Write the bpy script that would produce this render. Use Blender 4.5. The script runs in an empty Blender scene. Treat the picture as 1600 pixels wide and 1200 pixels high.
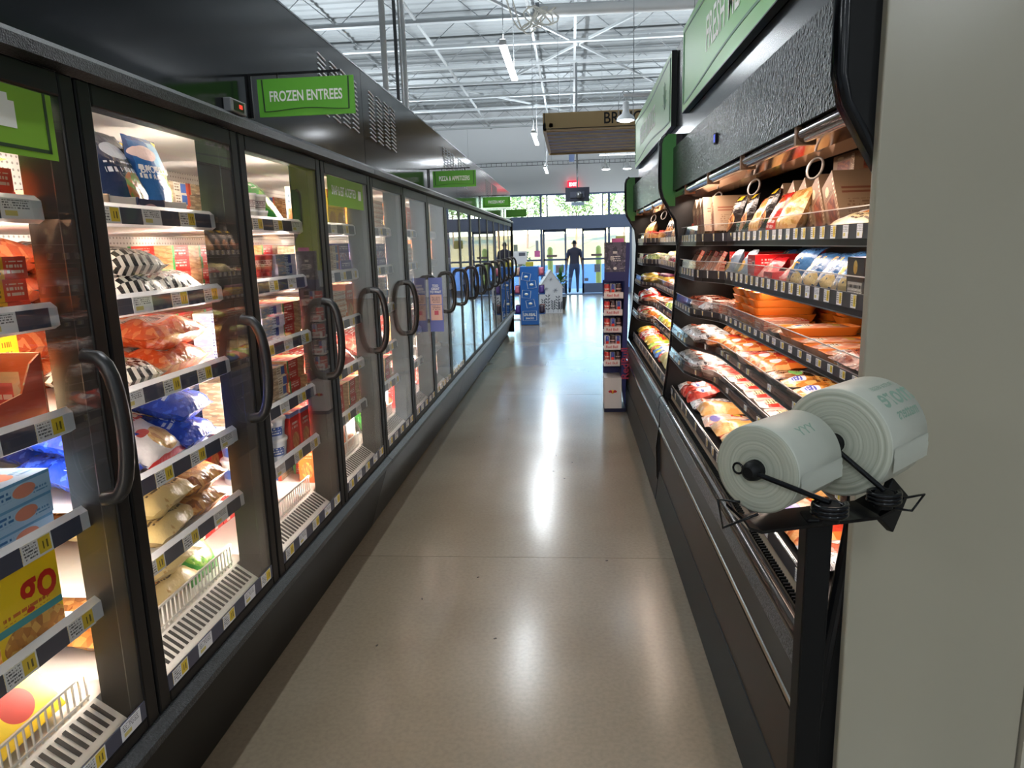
import bpy, math, random
from mathutils import Vector, Matrix, noise

R = random.Random(7)
SC = bpy.context.scene
COL = SC.collection
PI = math.pi

# ------------------------------------------------------------------ camera, sky, sun, exposure
CAMH = 1.6
cam_d = bpy.data.cameras.new('camera')
cam_d.sensor_width = 36
cam_d.lens = 36 * 1109 / 1600
cam_d.clip_start = .05
cam_d.clip_end = 400
cam = bpy.data.objects.new('camera', cam_d)
COL.objects.link(cam)
_r = Vector((0.99621847, 0.0822744, -0.02792294))
_u = Vector((0.01158336, 0.19274396, 0.98118071))
_f = Vector((-0.08610804, 0.97779379, -0.19106207))
cam.matrix_world = Matrix(((_r.x, _u.x, -_f.x, 0), (_r.y, _u.y, -_f.y, 0), (_r.z, _u.z, -_f.z, CAMH), (0, 0, 0, 1)))
SC.camera = cam

SC.view_settings.view_transform = 'Standard'
SC.view_settings.look = 'None'
SC.view_settings.gamma = 1
SC.view_settings.use_curve_mapping = False
SC.view_settings.exposure = 0.5

W = bpy.data.worlds.new('world')
SC.world = W
W.use_nodes = True
wn = W.node_tree
sky = wn.nodes.new('ShaderNodeTexSky')
sky.sky_type = 'NISHITA'
sky.sun_disc = False
sky.sun_elevation = math.radians(16)
sky.sun_rotation = math.radians(200)
sky.air_density = 1.3
sky.dust_density = .15
sky.ozone_density = 4
wn.links.new(sky.outputs[0], wn.nodes['Background'].inputs[0])
wn.nodes['Background'].inputs[1].default_value = 1.05

sd = bpy.data.lights.new('sun', 'SUN')
sd.energy = 24
sd.angle = math.radians(.6)
sd.color = (1, .86, .66)
so = bpy.data.objects.new('sun', sd)
COL.objects.link(so)
so.rotation_euler = Vector((.18, .98, -.178)).to_track_quat('-Z', 'Y').to_euler()


def area(name, loc, direction, sx, sy, power, color=(1, 1, 1), spread=PI, xaxis=None):
    """xaxis: world direction the sx side runs along"""
    d = bpy.data.lights.new(name, 'AREA')
    d.shape = 'RECTANGLE'
    d.size, d.size_y, d.energy, d.color, d.spread = sx, sy, power, color, spread
    o = bpy.data.objects.new(name, d)
    z = -Vector(direction).normalized()
    x = Vector(xaxis or (0, 1, 0))
    x = (x - z * x.dot(z)).normalized()
    y = z.cross(x)
    o.matrix_world = Matrix(((x.x, y.x, z.x, loc[0]), (x.y, y.y, z.y, loc[1]), (x.z, y.z, z.z, loc[2]), (0, 0, 0, 1)))
    COL.objects.link(o)
    return o


COOL = (.90, .96, 1.0)
# the store's suspended linear lamps (lamp bodies are built further down at the same places)
LAMPS = [(-.64, y, 3.5) for y in (2.6, 8.05, 13.6, 19.2)] + [(-4.4, y, 3.5) for y in (2.6, 8.05, 13.6, 19.2)] \
    + [(2.7, y, 3.5) for y in (2.6, 8.05, 13.6, 19.2)]
LAMPS += [(x, y, 3.5) for x in (-4.4, -.64, 2.7) for y in (-2.85, -8.3)]
LAMP_DOWN, CEIL_FILL = 17, 30
for (x, y, z) in LAMPS:
    k = 2.6 if y < 0 else (2.9 if y > 13 else 1)                      # power raised to brighten the column from behind and the entrance wall
    area('lamp_light', (x, y, z - .012), (0, 0, -1), 1.45, .055, LAMP_DOWN * k, COOL)
    area('ceiling_fill_light', (x, y, z + .056), (0, 0, 1), 1.45, .05, CEIL_FILL * k, COOL)  # added fill, aimed up to brighten the roof deck

# ------------------------------------------------------------------ helpers


def lin(h):
    if isinstance(h, (tuple, list)):
        return tuple(h[:3]) + (1,)
    h = h.lstrip('#')
    c = [int(h[i:i + 2], 16) / 255 for i in (0, 2, 4)]
    return tuple(((x / 12.92) if x <= .04045 else ((x + .055) / 1.055) ** 2.4) for x in c) + (1,)


MATS = {}


def newmat(name):
    m = bpy.data.materials.new(name)
    m.use_nodes = True
    b = m.node_tree.nodes['Principled BSDF']
    return m, m.node_tree, b


def N(t, typ, **kw):
    n = t.nodes.new(typ)
    for k, v in kw.items():
        setattr(n, k, v)
    return n


def L(t, a, b):
    t.links.new(a, b)


def add_bump(t, b, scale, strength, detail=3, dist=.002, stretch=None):
    tc = N(t, 'ShaderNodeTexCoord')
    nz = N(t, 'ShaderNodeTexNoise')
    nz.inputs['Scale'].default_value = scale
    nz.inputs['Detail'].default_value = detail
    src = tc.outputs['Object']
    if stretch:
        mp = N(t, 'ShaderNodeMapping')
        mp.inputs['Scale'].default_value = stretch
        L(t, src, mp.inputs[0])
        src = mp.outputs[0]
    L(t, src, nz.inputs['Vector'])
    bp = N(t, 'ShaderNodeBump')
    bp.inputs['Strength'].default_value = strength
    bp.inputs['Distance'].default_value = dist
    L(t, nz.outputs[0], bp.inputs['Height'])
    L(t, bp.outputs[0], b.inputs['Normal'])
    return nz


def mat(name, col, rough=.5, metal=0, coat=0, bump=None, emit=None, estr=0, spec=.5, mottle=None):
    if name in MATS:
        return MATS[name]
    m, t, b = newmat(name)
    b.inputs['Base Color'].default_value = lin(col)
    b.inputs['Roughness'].default_value = rough
    b.inputs['Metallic'].default_value = metal
    b.inputs['Coat Weight'].default_value = coat
    b.inputs['Coat Roughness'].default_value = .08
    b.inputs['Specular IOR Level'].default_value = spec
    if emit:
        b.inputs['Emission Color'].default_value = lin(emit)
        b.inputs['Emission Strength'].default_value = estr
    if bump:
        add_bump(t, b, *bump)
    if mottle:                                   # (second colour, scale)
        tc = N(t, 'ShaderNodeTexCoord')
        nz = N(t, 'ShaderNodeTexNoise')
        nz.inputs['Scale'].default_value = mottle[1]
        nz.inputs['Detail'].default_value = 5
        L(t, tc.outputs['Object'], nz.inputs['Vector'])
        rp = N(t, 'ShaderNodeValToRGB')
        rp.color_ramp.elements[0].position = .35
        rp.color_ramp.elements[1].position = .65
        rp.color_ramp.elements[0].color = lin(col)
        rp.color_ramp.elements[1].color = lin(mottle[0])
        L(t, nz.outputs[0], rp.inputs[0])
        L(t, rp.outputs[0], b.inputs['Base Color'])
    MATS[name] = m
    return m


def glass(name, tint=(1, 1, 1), base=.04, power=5, gain=1.0, rough=.0):
    """clear pane: transparent + mirror by angle"""
    m = bpy.data.materials.new(name)
    m.use_nodes = True
    t = m.node_tree
    t.nodes.clear()
    out = N(t, 'ShaderNodeOutputMaterial')
    tr = N(t, 'ShaderNodeBsdfTransparent')
    tr.inputs[0].default_value = tuple(tint) + (1,)
    gl = N(t, 'ShaderNodeBsdfGlossy')
    gl.inputs['Roughness'].default_value = rough
    lw = N(t, 'ShaderNodeLayerWeight')
    lw.inputs[0].default_value = .5
    p = N(t, 'ShaderNodeMath', operation='POWER')
    p.inputs[1].default_value = power
    L(t, lw.outputs['Facing'], p.inputs[0])
    a = N(t, 'ShaderNodeMath', operation='MULTIPLY_ADD', use_clamp=True)
    a.inputs[1].default_value = gain
    a.inputs[2].default_value = base
    L(t, p.outputs[0], a.inputs[0])
    mx = N(t, 'ShaderNodeMixShader')
    L(t, a.outputs[0], mx.inputs[0])
    L(t, tr.outputs[0], mx.inputs[1])
    L(t, gl.outputs[0], mx.inputs[2])
    L(t, mx.outputs[0], out.inputs[0])
    MATS[name] = m
    return m


def pmat(name, base, layers, rough=.4, bump=None, coat=0):
    """printed pack: flat print laid out in the pack's own UV square (u across, v up)"""
    if name in MATS:
        return MATS[name]
    m, t, b = newmat(name)
    b.inputs['Roughness'].default_value = max(rough, .24)
    b.inputs['Coat Weight'].default_value = coat * .4
    b.inputs['Coat Roughness'].default_value = .2
    uv = N(t, 'ShaderNodeUVMap')
    sp = N(t, 'ShaderNodeSeparateXYZ')
    L(t, uv.outputs[0], sp.inputs[0])
    U, V = sp.outputs[0], sp.outputs[1]

    def M2(op, a, c=None, d=None):
        n = N(t, 'ShaderNodeMath', operation=op)
        for i, x in enumerate((a, c, d)):
            if x is None:
                continue
            if isinstance(x, (int, float)):
                n.inputs[i].default_value = x
            else:
                L(t, x, n.inputs[i])
        return n.outputs[0]

    def rect(u0, u1, v0, v1):
        a = M2('COMPARE', U, (u0 + u1) / 2, (u1 - u0) / 2)
        c = M2('COMPARE', V, (v0 + v1) / 2, (v1 - v0) / 2)
        return M2('MULTIPLY', a, c)

    def ell(cu, cv, ru, rv):
        s = N(t, 'ShaderNodeVectorMath', operation='SUBTRACT')
        L(t, uv.outputs[0], s.inputs[0])
        s.inputs[1].default_value = (cu, cv, 0)
        q = N(t, 'ShaderNodeVectorMath', operation='MULTIPLY')
        L(t, s.outputs[0], q.inputs[0])
        q.inputs[1].default_value = (1 / ru, 1 / rv, 0)
        l = N(t, 'ShaderNodeVectorMath', operation='LENGTH')
        L(t, q.outputs[0], l.inputs[0])
        return M2('LESS_THAN', l.outputs['Value'], 1.0)

    def voro(ca, cb, scale, cc=None):
        v = N(t, 'ShaderNodeTexVoronoi')
        v.inputs['Scale'].default_value = scale
        L(t, uv.outputs[0], v.inputs['Vector'])
        s = N(t, 'ShaderNodeSeparateColor')
        L(t, v.outputs['Color'], s.inputs[0])
        rp = N(t, 'ShaderNodeValToRGB')
        e = rp.color_ramp.elements
        e[0].color = lin(ca)
        e[1].color = lin(cb)
        e[0].position, e[1].position = .2, .8
        if cc:
            x = e.new(.5)
            x.color = lin(cc)
        L(t, s.outputs[0], rp.inputs[0])
        return rp.outputs[0]

    cur = None

    def mix(mask, col):
        nonlocal cur
        n = N(t, 'ShaderNodeMix', data_type='RGBA')
        if isinstance(mask, (int, float)):
            n.inputs[0].default_value = mask
        else:
            L(t, mask, n.inputs[0])
        if cur is None:
            n.inputs[6].default_value = lin(base)
        else:
            L(t, cur, n.inputs[6])
        if isinstance(col, (str, tuple)):
            n.inputs[7].default_value = lin(col)
        else:
            L(t, col, n.inputs[7])
        cur = n.outputs[2]
    for l in layers:
        k = l[0]
        if k == 'r':
            mix(rect(*l[1:5]), l[5])
        elif k == 'e':
            mix(ell(*l[1:5]), l[5])
        elif k == 'f':                       # picture of food in an ellipse
            mix(ell(*l[1:5]), voro(*l[5:]))
        elif k == 'F':                       # picture of food in a rectangle
            mix(rect(*l[1:5]), voro(*l[5:]))
        elif k == 't':                       # rows of small print
            fl = M2('MULTIPLY', V, l[6])
            row = M2('LESS_THAN', M2('FRACT', fl), .55)
            nz = N(t, 'ShaderNodeTexNoise')
            nz.inputs['Scale'].default_value = 1
            nz.inputs['Detail'].default_value = 0
            cb = N(t, 'ShaderNodeCombineXYZ')
            L(t, M2('MULTIPLY', U, 34), cb.inputs[0])
            L(t, M2('MULTIPLY', M2('FLOOR', fl), 3.7), cb.inputs[1])
            L(t, cb.outputs[0], nz.inputs['Vector'])
            w = M2('GREATER_THAN', nz.outputs[0], .45)
            mix(M2('MULTIPLY', rect(*l[1:5]), M2('MULTIPLY', row, w)), l[5])
        elif k == 'b':                       # bar code
            nz = N(t, 'ShaderNodeTexNoise', noise_dimensions='1D')
            nz.inputs['Scale'].default_value = 1
            nz.inputs['Detail'].default_value = 0
            L(t, M2('MULTIPLY', U, l[6]), nz.inputs['W'])
            mix(M2('MULTIPLY', rect(*l[1:5]), M2('GREATER_THAN', nz.outputs[0], .5)), l[5])
        elif k == 'c':                       # checks over the whole pack
            ch = N(t, 'ShaderNodeTexChecker')
            ch.inputs['Scale'].default_value = l[2]
            L(t, uv.outputs[0], ch.inputs['Vector'])
            mk = ch.outputs['Fac']
            if len(l) > 3:
                mk = M2('MULTIPLY', mk, rect(*l[3:7]))
            mix(mk, l[1])
        elif k == 'n':                       # blotches
            nz = N(t, 'ShaderNodeTexNoise')
            nz.inputs['Scale'].default_value = l[2]
            nz.inputs['Detail'].default_value = 3
            L(t, uv.outputs[0], nz.inputs['Vector'])
            mk = M2('GREATER_THAN', nz.outputs[0], l[3])
            if len(l) > 4:
                mk = M2('MULTIPLY', mk, rect(*l[4:8]))
            mix(mk, l[1])
    if cur is None:
        b.inputs['Base Color'].default_value = lin(base)
    else:
        L(t, cur, b.inputs['Base Color'])
    if bump:
        add_bump(t, b, *bump)
    MATS[name] = m
    return m


class MB:
    """collects pieces of ONE mesh"""

    def __init__(s):
        s.v, s.f, s.mi, s.uv, s.sm = [], [], [], [], []

    def add(s, vs, fs, mi=0, uvs=None, sm=False):
        o = len(s.v)
        s.v += [tuple(p) for p in vs]
        for i, f in enumerate(fs):
            s.f.append([a + o for a in f])
            s.mi.append(mi)
            s.sm.append(sm)
            s.uv.append(uvs[i] if uvs else None)
        return s

    def box(s, x0, x1, y0, y1, z0, z1, mi=0, mx=None):
        v = [(x0, y0, z0), (x1, y0, z0), (x1, y1, z0), (x0, y1, z0), (x0, y0, z1), (x1, y0, z1), (x1, y1, z1), (x0, y1, z1)]
        if mx is not None:
            v = [mx @ Vector(p) for p in v]
        f = [(0, 1, 5, 4), (2, 3, 7, 6), (1, 2, 6, 5), (3, 0, 4, 7), (4, 5, 6, 7), (3, 2, 1, 0)]
        q = [(0, 0), (1, 0), (1, 1), (0, 1)]
        return s.add(v, f, mi, [q] * 6)

    def bar(s, a, b, w, h=None, mi=0):
        a, b = Vector(a), Vector(b)
        h = h or w
        d = (b - a).normalized()
        up = Vector((0, 0, 1)) if abs(d.z) < .95 else Vector((0, 1, 0))
        x = d.cross(up).normalized()
        y = x.cross(d)
        c = [(-1, -1), (1, -1), (1, 1), (-1, 1)]
        v = [p + x * (i * w / 2) + y * (j * h / 2) for p in (a, b) for i, j in c]
        return s.add(v, [(3, 2, 1, 0), (4, 5, 6, 7), (0, 1, 5, 4), (1, 2, 6, 5), (2, 3, 7, 6), (3, 0, 4, 7)], mi)

    def tube(s, pts, r, n=8, mi=0, cap=True, closed=False):
        pts = [Vector(p) for p in pts]
        k = len(pts)
        vs, fs = [], []
        prev = None
        for i, p in enumerate(pts):
            if closed:
                d = (pts[(i + 1) % k] - pts[i - 1]).normalized()
            else:
                d = (pts[min(i + 1, k - 1)] - pts[max(i - 1, 0)]).normalized()
            if prev is None:
                up = Vector((0, 0, 1)) if abs(d.z) < .9 else Vector((1, 0, 0))
                x = d.cross(up).normalized()
            else:
                x = (prev - d * prev.dot(d)).normalized()
            prev = x
            y = d.cross(x)
            rr = r[i] if isinstance(r, (list, tuple)) else r
            for j in range(n):
                a = 2 * PI * j / n
                vs.append(p + x * (rr * math.cos(a)) + y * (rr * math.sin(a)))
        for i in range(k if closed else k - 1):
            for j in range(n):
                i2 = (i + 1) % k
                fs.append((i * n + j, i * n + (j + 1) % n, i2 * n + (j + 1) % n, i2 * n + j))
        s.add(vs, fs, mi, None, True)
        if cap and not closed:
            s.add(vs[:n], [tuple(range(n))[::-1]], mi)
            s.add(vs[-n:], [tuple(range(n))], mi)
        return s

    def lathe(s, prof, n=20, mi=0, mx=None, sm=True, mis=None):
        """prof: (r, z) from bottom to top, around z"""
        vs, fs, us, m_ = [], [], [], []
        k = len(prof)
        zs = [p[1] for p in prof]
        z0, z1 = min(zs), max(zs)
        for (r, z) in prof:
            for j in range(n):
                a = 2 * PI * j / n
                p = Vector((r * math.cos(a), r * math.sin(a), z))
                vs.append(mx @ p if mx is not None else p)
        base = len(s.f)
        for i in range(k - 1):
            for j in range(n):
                fs.append((i * n + j, i * n + (j + 1) % n, (i + 1) * n + (j + 1) % n, (i + 1) * n + j))
                va, vb = (prof[i][1] - z0) / (z1 - z0 + 1e-9), (prof[i + 1][1] - z0) / (z1 - z0 + 1e-9)
                us.append([(j / n * 2 % 1.0001, va), ((j + 1) / n * 2 % 1.0001 or 1, va), ((j + 1) / n * 2 % 1.0001 or 1, vb), (j / n * 2 % 1.0001, vb)])
        s.add(vs, fs, mi, us, sm)
        if mis:
            for i in range(k - 1):
                for j in range(n):
                    s.mi[base + i * n + j] = mis[i]
        for e, rev in ((0, True), (k - 1, False)):
            if prof[e][0] > 1e-5:
                ring = vs[e * n:(e + 1) * n]
                s.add(ring, [tuple(range(n))[::-1] if rev else tuple(range(n))], mi if not mis else mis[min(e, k - 2)])
        return s

    def prism(s, poly, axis, a0, a1, mi=0, sm=False):
        """poly in the two other axes, extruded along axis ('x','y','z')"""
        def P(p, a):
            return {'x': (a, p[0], p[1]), 'y': (p[0], a, p[1]), 'z': (p[0], p[1], a)}[axis]
        n = len(poly)
        vs = [P(p, a0) for p in poly] + [P(p, a1) for p in poly]
        s.add(vs, [(i, (i + 1) % n, n + (i + 1) % n, n + i) for i in range(n)], mi, [[(0, 0), (1, 0), (1, 1), (0, 1)]] * n, sm)
        s.add(vs[:n], [tuple(range(n))[::-1]], mi)
        s.add(vs[n:], [tuple(range(n))], mi)
        return s

    def sweep(s, prof, path, mi=0):
        """prof: closed polygon of (dx, z); path: list of (x, y): section moved along"""
        n = len(prof)
        vs, fs, us = [], [], []
        for (px, py) in path:
            vs += [(px + dx, py, z) for dx, z in prof]
        for i in range(len(path) - 1):
            for j in range(n):
                fs.append((i * n + j, i * n + (j + 1) % n, (i + 1) * n + (j + 1) % n, (i + 1) * n + j))
                us.append([(i, 0), (i, 1), (i + 1, 1), (i + 1, 0)])
        s.add(vs, fs, mi, us)
        s.add(vs[:n], [tuple(range(n))[::-1]], mi)
        s.add(vs[-n:], [tuple(range(n))], mi)
        return s

    def mesh(s, name, mats):
        me = bpy.data.meshes.new(name)
        me.from_pydata(s.v, [], s.f)
        for m in mats:
            me.materials.append(m)
        me.polygons.foreach_set('material_index', s.mi)
        me.polygons.foreach_set('use_smooth', s.sm)
        ul = me.uv_layers.new(name='UVMap')
        flat = []
        for p in s.uv and zip(s.f, s.uv):
            f, u = p
            for i in range(len(f)):
                q = u[i] if u and i < len(u) else (0.5, 0.5)
                flat += [q[0], q[1]]
        ul.data.foreach_set('uv', flat)
        me.validate()
        bm = None
        return me

    def build(s, name, mats, parent=None, loc=None, rz=0):
        if not isinstance(mats, (list, tuple)):
            mats = [mats]
        o = bpy.data.objects.new(name, s.mesh(name, mats))
        COL.objects.link(o)
        if parent:
            o.parent = parent
        if loc:
            o.location = loc
        if rz:
            o.rotation_euler.z = rz
        return o


def tag(o, label=None, cat=None, group=None, kind=None):
    if label:
        o['label'] = label
    if cat:
        o['category'] = cat
    if group:
        o['group'] = group
    if kind:
        o['kind'] = kind
    return o


def thing(name, label, cat, loc=(0, 0, 0), rz=0, group=None):
    o = bpy.data.objects.new(name, None)
    o.empty_display_size = .1
    COL.objects.link(o)
    o.location = loc
    o.rotation_euler.z = rz
    return tag(o, label, cat, group)


def dup(o, loc, rz=0, label=None, group=None):
    c = o.copy()
    COL.objects.link(c)
    c.location = loc
    c.rotation_euler.z = rz
    if label:
        c['label'] = label
    if group:
        c['group'] = group
    elif 'group' in c:
        del c['group']
    for ch in o.children:
        d = ch.copy()
        COL.objects.link(d)
        d.parent = c
        for g in ch.children:
            e = g.copy()
            COL.objects.link(e)
            e.parent = d
    return c


def bevel(o, w=.004, seg=2):
    md = o.modifiers.new('bevel', 'BEVEL')
    md.width = w
    md.segments = seg
    md.limit_method = 'ANGLE'
    return o


_txt = {}


def text_geo(s, size, sx=1.0, bold=.0):
    """vertices and faces of a line of lettering, centred, in the local xy plane"""
    key = (s, size, sx, bold)
    if key not in _txt:
        cu = bpy.data.curves.new('t', 'FONT')
        cu.body = s
        cu.size = size
        cu.align_x = 'CENTER'
        cu.align_y = 'CENTER'
        cu.offset = bold * size
        cu.resolution_u = 3
        o = bpy.data.objects.new('t', cu)
        COL.objects.link(o)
        dg = bpy.context.evaluated_depsgraph_get()
        me = bpy.data.meshes.new_from_object(o.evaluated_get(dg))
        vs = [(v.co.x * sx, v.co.y) for v in me.vertices]
        fs = [tuple(p.vertices) for p in me.polygons]
        bpy.data.objects.remove(o)
        bpy.data.meshes.remove(me)
        _txt[key] = (vs, fs)
    return _txt[key]


def lettering(s, size, m, parent, origin, xdir, ydir, sx=1.0, bold=.0, thick=.0012, name='lettering'):
    """thin raised lettering laid on a flat face"""
    vs, fs = text_geo(s, size, sx, bold)
    o, x, y = Vector(origin), Vector(xdir).normalized(), Vector(ydir).normalized()
    n = x.cross(y)
    b = MB()
    b.add([o + x * a + y * c + n * thick for a, c in vs], fs)
    return b.build(name, m, parent)

# ------------------------------------------------------------------ shared materials
BLK = mat('black_metal', '0e0f10', .35, spec=.3)
BLKG = mat('black_gloss', '0c0d10', .13, spec=.32)
BLKM = mat('black_matte', '08090a', .55, spec=.25)
TEXB = mat('black_orange_peel', '101317', .22, bump=(95, 1.0, 2, .011))
GRAIN = mat('ledge_grain', '3a3c3e', .38, bump=(260, 1.0, 2, .004), mottle=('17181a', 160))
GRAIN2 = mat('bumper_grain', '74777c', .32, .3, bump=(260, 1.0, 2, .004), mottle=('17181b', 170))
CHROME = mat('chrome', 'c9c6c0', .12, 1)
STEEL = mat('steel', '8f9295', .3, .9)
WHITE = mat('white_enamel', 'ece9e4', .35)
WHITEP = mat('white_plastic', 'f2f0ee', .4)
SLATE = mat('slate_strip', '474a5c', .45)
RAILC = mat('pale_rail', 'e2e2e6', .3)
BROWN = mat('brown_panel', '33281f', .45, spec=.35)
COPPER = mat('tinted_tube_cover', '8a5c3e', .12, .75)
GASKET = mat('mullion_dark', '141211', .45, spec=.25)
LGREEN = mat('sign_green', '62b031', .45)
LINE = mat('sign_line_green', '23401c', .5)
PGREEN = mat('glare_pale_green', '86bd7a', .4)  # paler than the board's own green: glare is put into the colour
PGLINE = mat('sign_grey_green', '6d8f78', .5)
INK = mat('white_ink', 'f3f6ee', .5)
BINK = mat('black_ink', '111111', .5)
BANNER = mat('sign_back_dark', '20261f', .5)
RAILG = glass('rail_clear', (.74, .62, .58), .10, 4, .7, .08)
CLEAR = glass('clear_plastic', (.98, .96, .95), .06, 4, .7, .06)
DOORG = glass('door_glass', (.975, .985, .98), .025, 4.3, .85, 0)
SHOPG = glass('shop_glass', (.86, .92, 1.0), .05, 5, .8, 0)
LED = mat('lamp_diffuser', 'ffffff', .5, emit='f2f8ff', estr=9)
TAGM = pmat('price_tag_print', 'e9e9ec', [('r', .54, .95, .12, .95, 'e8c93a'), ('t', .06, .5, .12, .9, '55565e', 6), ('r', .68, .72, .3, .72, '6a5a24'), ('r', .8, .86, .3, .72, '6a5a24')], .45)
TAGW = pmat('price_tag_white', 'ecebee', [('r', .12, .5, .15, .4, 'd9c97a'), ('t', .08, .92, .5, .92, '66676d', 8)], .45)

# ------------------------------------------------------------------ room shell
CZ = 5.75          # underside of the roof deck
YF = 23.5          # shop front


def struct(name, b, m, parent=None):
    o = b.build(name, m, parent)
    if parent is None:
        o['kind'] = 'structure'
    return o


# polished concrete floor
fm, ft, fb = newmat('polished_concrete')
tc = N(ft, 'ShaderNodeTexCoord')
n1 = N(ft, 'ShaderNodeTexNoise')
n1.inputs['Scale'].default_value = .8
n1.inputs['Detail'].default_value = 7
n2 = N(ft, 'ShaderNodeTexNoise')
n2.inputs['Scale'].default_value = 60
n2.inputs['Detail'].default_value = 4
L(ft, tc.outputs['Object'], n1.inputs['Vector'])
L(ft, tc.outputs['Object'], n2.inputs['Vector'])
r1 = N(ft, 'ShaderNodeValToRGB')
r1.color_ramp.elements[0].position, r1.color_ramp.elements[1].position = .3, .72
r1.color_ramp.elements[0].color, r1.color_ramp.elements[1].color = lin('7f7361'), lin('938876')
L(ft, n1.outputs[0], r1.inputs[0])
r2 = N(ft, 'ShaderNodeValToRGB')
r2.color_ramp.elements[0].position, r2.color_ramp.elements[1].position = .3, .62
r2.color_ramp.elements[0].color, r2.color_ramp.elements[1].color = (.78, .78, .78, 1), (1, 1, 1, 1)
L(ft, n2.outputs[0], r2.inputs[0])
mx = N(ft, 'ShaderNodeMix', data_type='RGBA', blend_type='MULTIPLY')
mx.inputs[0].default_value = .6
L(ft, r1.outputs[0], mx.inputs[6])
L(ft, r2.outputs[0], mx.inputs[7])
L(ft, mx.outputs[2], fb.inputs['Base Color'])
rr = N(ft, 'ShaderNodeMapRange')
rr.inputs[3].default_value, rr.inputs[4].default_value = .15, .27
L(ft, n1.outputs[0], rr.inputs[0])
L(ft, rr.outputs[0], fb.inputs['Roughness'])
fb.inputs['Specular IOR Level'].default_value = .55
bp = N(ft, 'ShaderNodeBump')
bp.inputs['Strength'].default_value = .10
bp.inputs['Distance'].default_value = .01
n3 = N(ft, 'ShaderNodeTexNoise')
n3.inputs['Scale'].default_value = 2.2
L(ft, tc.outputs['Object'], n3.inputs['Vector'])
L(ft, n3.outputs[0], bp.inputs['Height'])
L(ft, bp.outputs[0], fb.inputs['Normal'])

# slabs with recessed saw-cut joints
b = MB()
b.box(-8, 6, -10, YF, -.12, -.006)
floor = struct('floor', b, mat('joint_filler', '6f6557', .8))
ys = [-10, -5, 0.65, 3.46, 7.55, 12.4, 17.2, 22.4, YF]
xs = [-8, -3.3, 3.2, 6]
for i in range(len(ys) - 1):
    for j in range(3):
        b = MB()
        g = .002
        b.box(xs[j] + g, xs[j + 1] - g, ys[i] + g, ys[i + 1] - g, -.006, 0)
        b.build('slab', fm, floor)
b = MB()
for _ in range(14):
    x, y = R.uniform(-.9, .4), R.uniform(2.2, 9)
    a = R.uniform(0, 6)
    b.box(-.006, .006, -.003, .003, 0, .002, 0, Matrix.Translation((x, y, 0)) @ Matrix.Rotation(a, 4, 'Z'))
tag(b.build('floor_specks', mat('scuff_dark', '3a342c', .8)), kind='stuff')

PAINT = mat('wall_paint_grey', 'b9bfc6', .7)
GREYD = mat('store_wall_grey', 'aeb4bb', .75)
for nm, bx in (('wall_back', (-8, 6, -10.1, -10, 0, CZ + .4)), ('wall_left', (-8.1, -8, -10, YF, 0, CZ + .4))):
    struct(nm, MB().box(*bx), GREYD)
wr = struct('wall_right', MB().box(6, 6.1, -10, YF, 0, CZ + .4), GREYD)
LIME = mat('lime_paint', 'b4b81e', .6)
MB().box(5.94, 6, 17.6, YF - .3, 1.0, 4.2).build('lime_panel', LIME, wr)
MB().box(5.90, 5.94, 19.2, 20.6, 1.9, 3.5).build('framed_board', mat('board_dark', '24262a', .4), wr)

# front wall: piers, header above the transoms, white rendered band
FW = mat('front_wall_white', 'd9dde1', .7)
wf = MB()
wf.box(-8, -3.1, YF, YF + .2, 0, CZ + .4)
wf.box(1.93, 6, YF, YF + .2, 0, CZ + .4)
wf.box(-3.1, 1.93, YF, YF + .2, 3.2, CZ + .4)
wall_front = struct('wall_front', wf, FW)

# shop front: aluminium frame, panes, sliding doors standing open in the middle
ALU = mat('hazy_blue_aluminium', '566582', .45, .1)  # pale blue haze of the bright entrance is put into this colour
fr = MB()
fr.box(-3.1, 1.93, YF - .02, YF + .12, 3.15, 3.2)
fr.box(-3.1, 1.93, YF - .06, YF + .14, 2.08, 2.5)           # door header box
for x in (-3.06, -2.05, -.98, 1.2, 1.89):
    fr.box(x - .035, x + .035, YF, YF + .1, 0, 2.09)
    fr.box(x - .035, x + .035, YF, YF + .1, 2.5, 3.16)
fr.box(-.80, -.75, YF, YF + .1, 2.5, 3.16)
fr.box(.98, 1.02, YF, YF + .1, 2.5, 3.16)
for a, c in ((-3.06, -2.05), (-2.05, -.98), (1.2, 1.89)):
    fr.box(a, c, YF + .01, YF + .09, 1.08, 1.14)
    fr.box(a, c, YF + .01, YF + .09, 0, .18)
win = struct('window_1', fr, ALU)
for a, c in ((-3.06, -2.05), (-2.05, -.98), (1.2, 1.89)):
    MB().box(a + .035, c - .035, YF + .04, YF + .048, .18, 1.08).build('pane', SHOPG, win)
    MB().box(a + .035, c - .035, YF + .04, YF + .048, 1.14, 2.08).build('pane', SHOPG, win)
for a, c in ((-3.06, -2.05), (-2.05, -.98), (-.75, .98), (1.02, 1.2), (1.2, 1.89), (-.98, -.8)):
    if c - a > .3:
        MB().box(a + .035, c - .035, YF + .04, YF + .048, 2.5, 3.15).build('pane', SHOPG, win)
POST1 = pmat('notice_grey', '78808c', [('t', .1, .9, .1, .9, '3c424c', 7)], .6)
POST2 = pmat('notice_blue', '7d8b9d', [('r', .0, .48, 0, 1, '8c7a80'), ('t', .1, .9, .1, .9, '46505c', 6)], .6)
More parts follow.
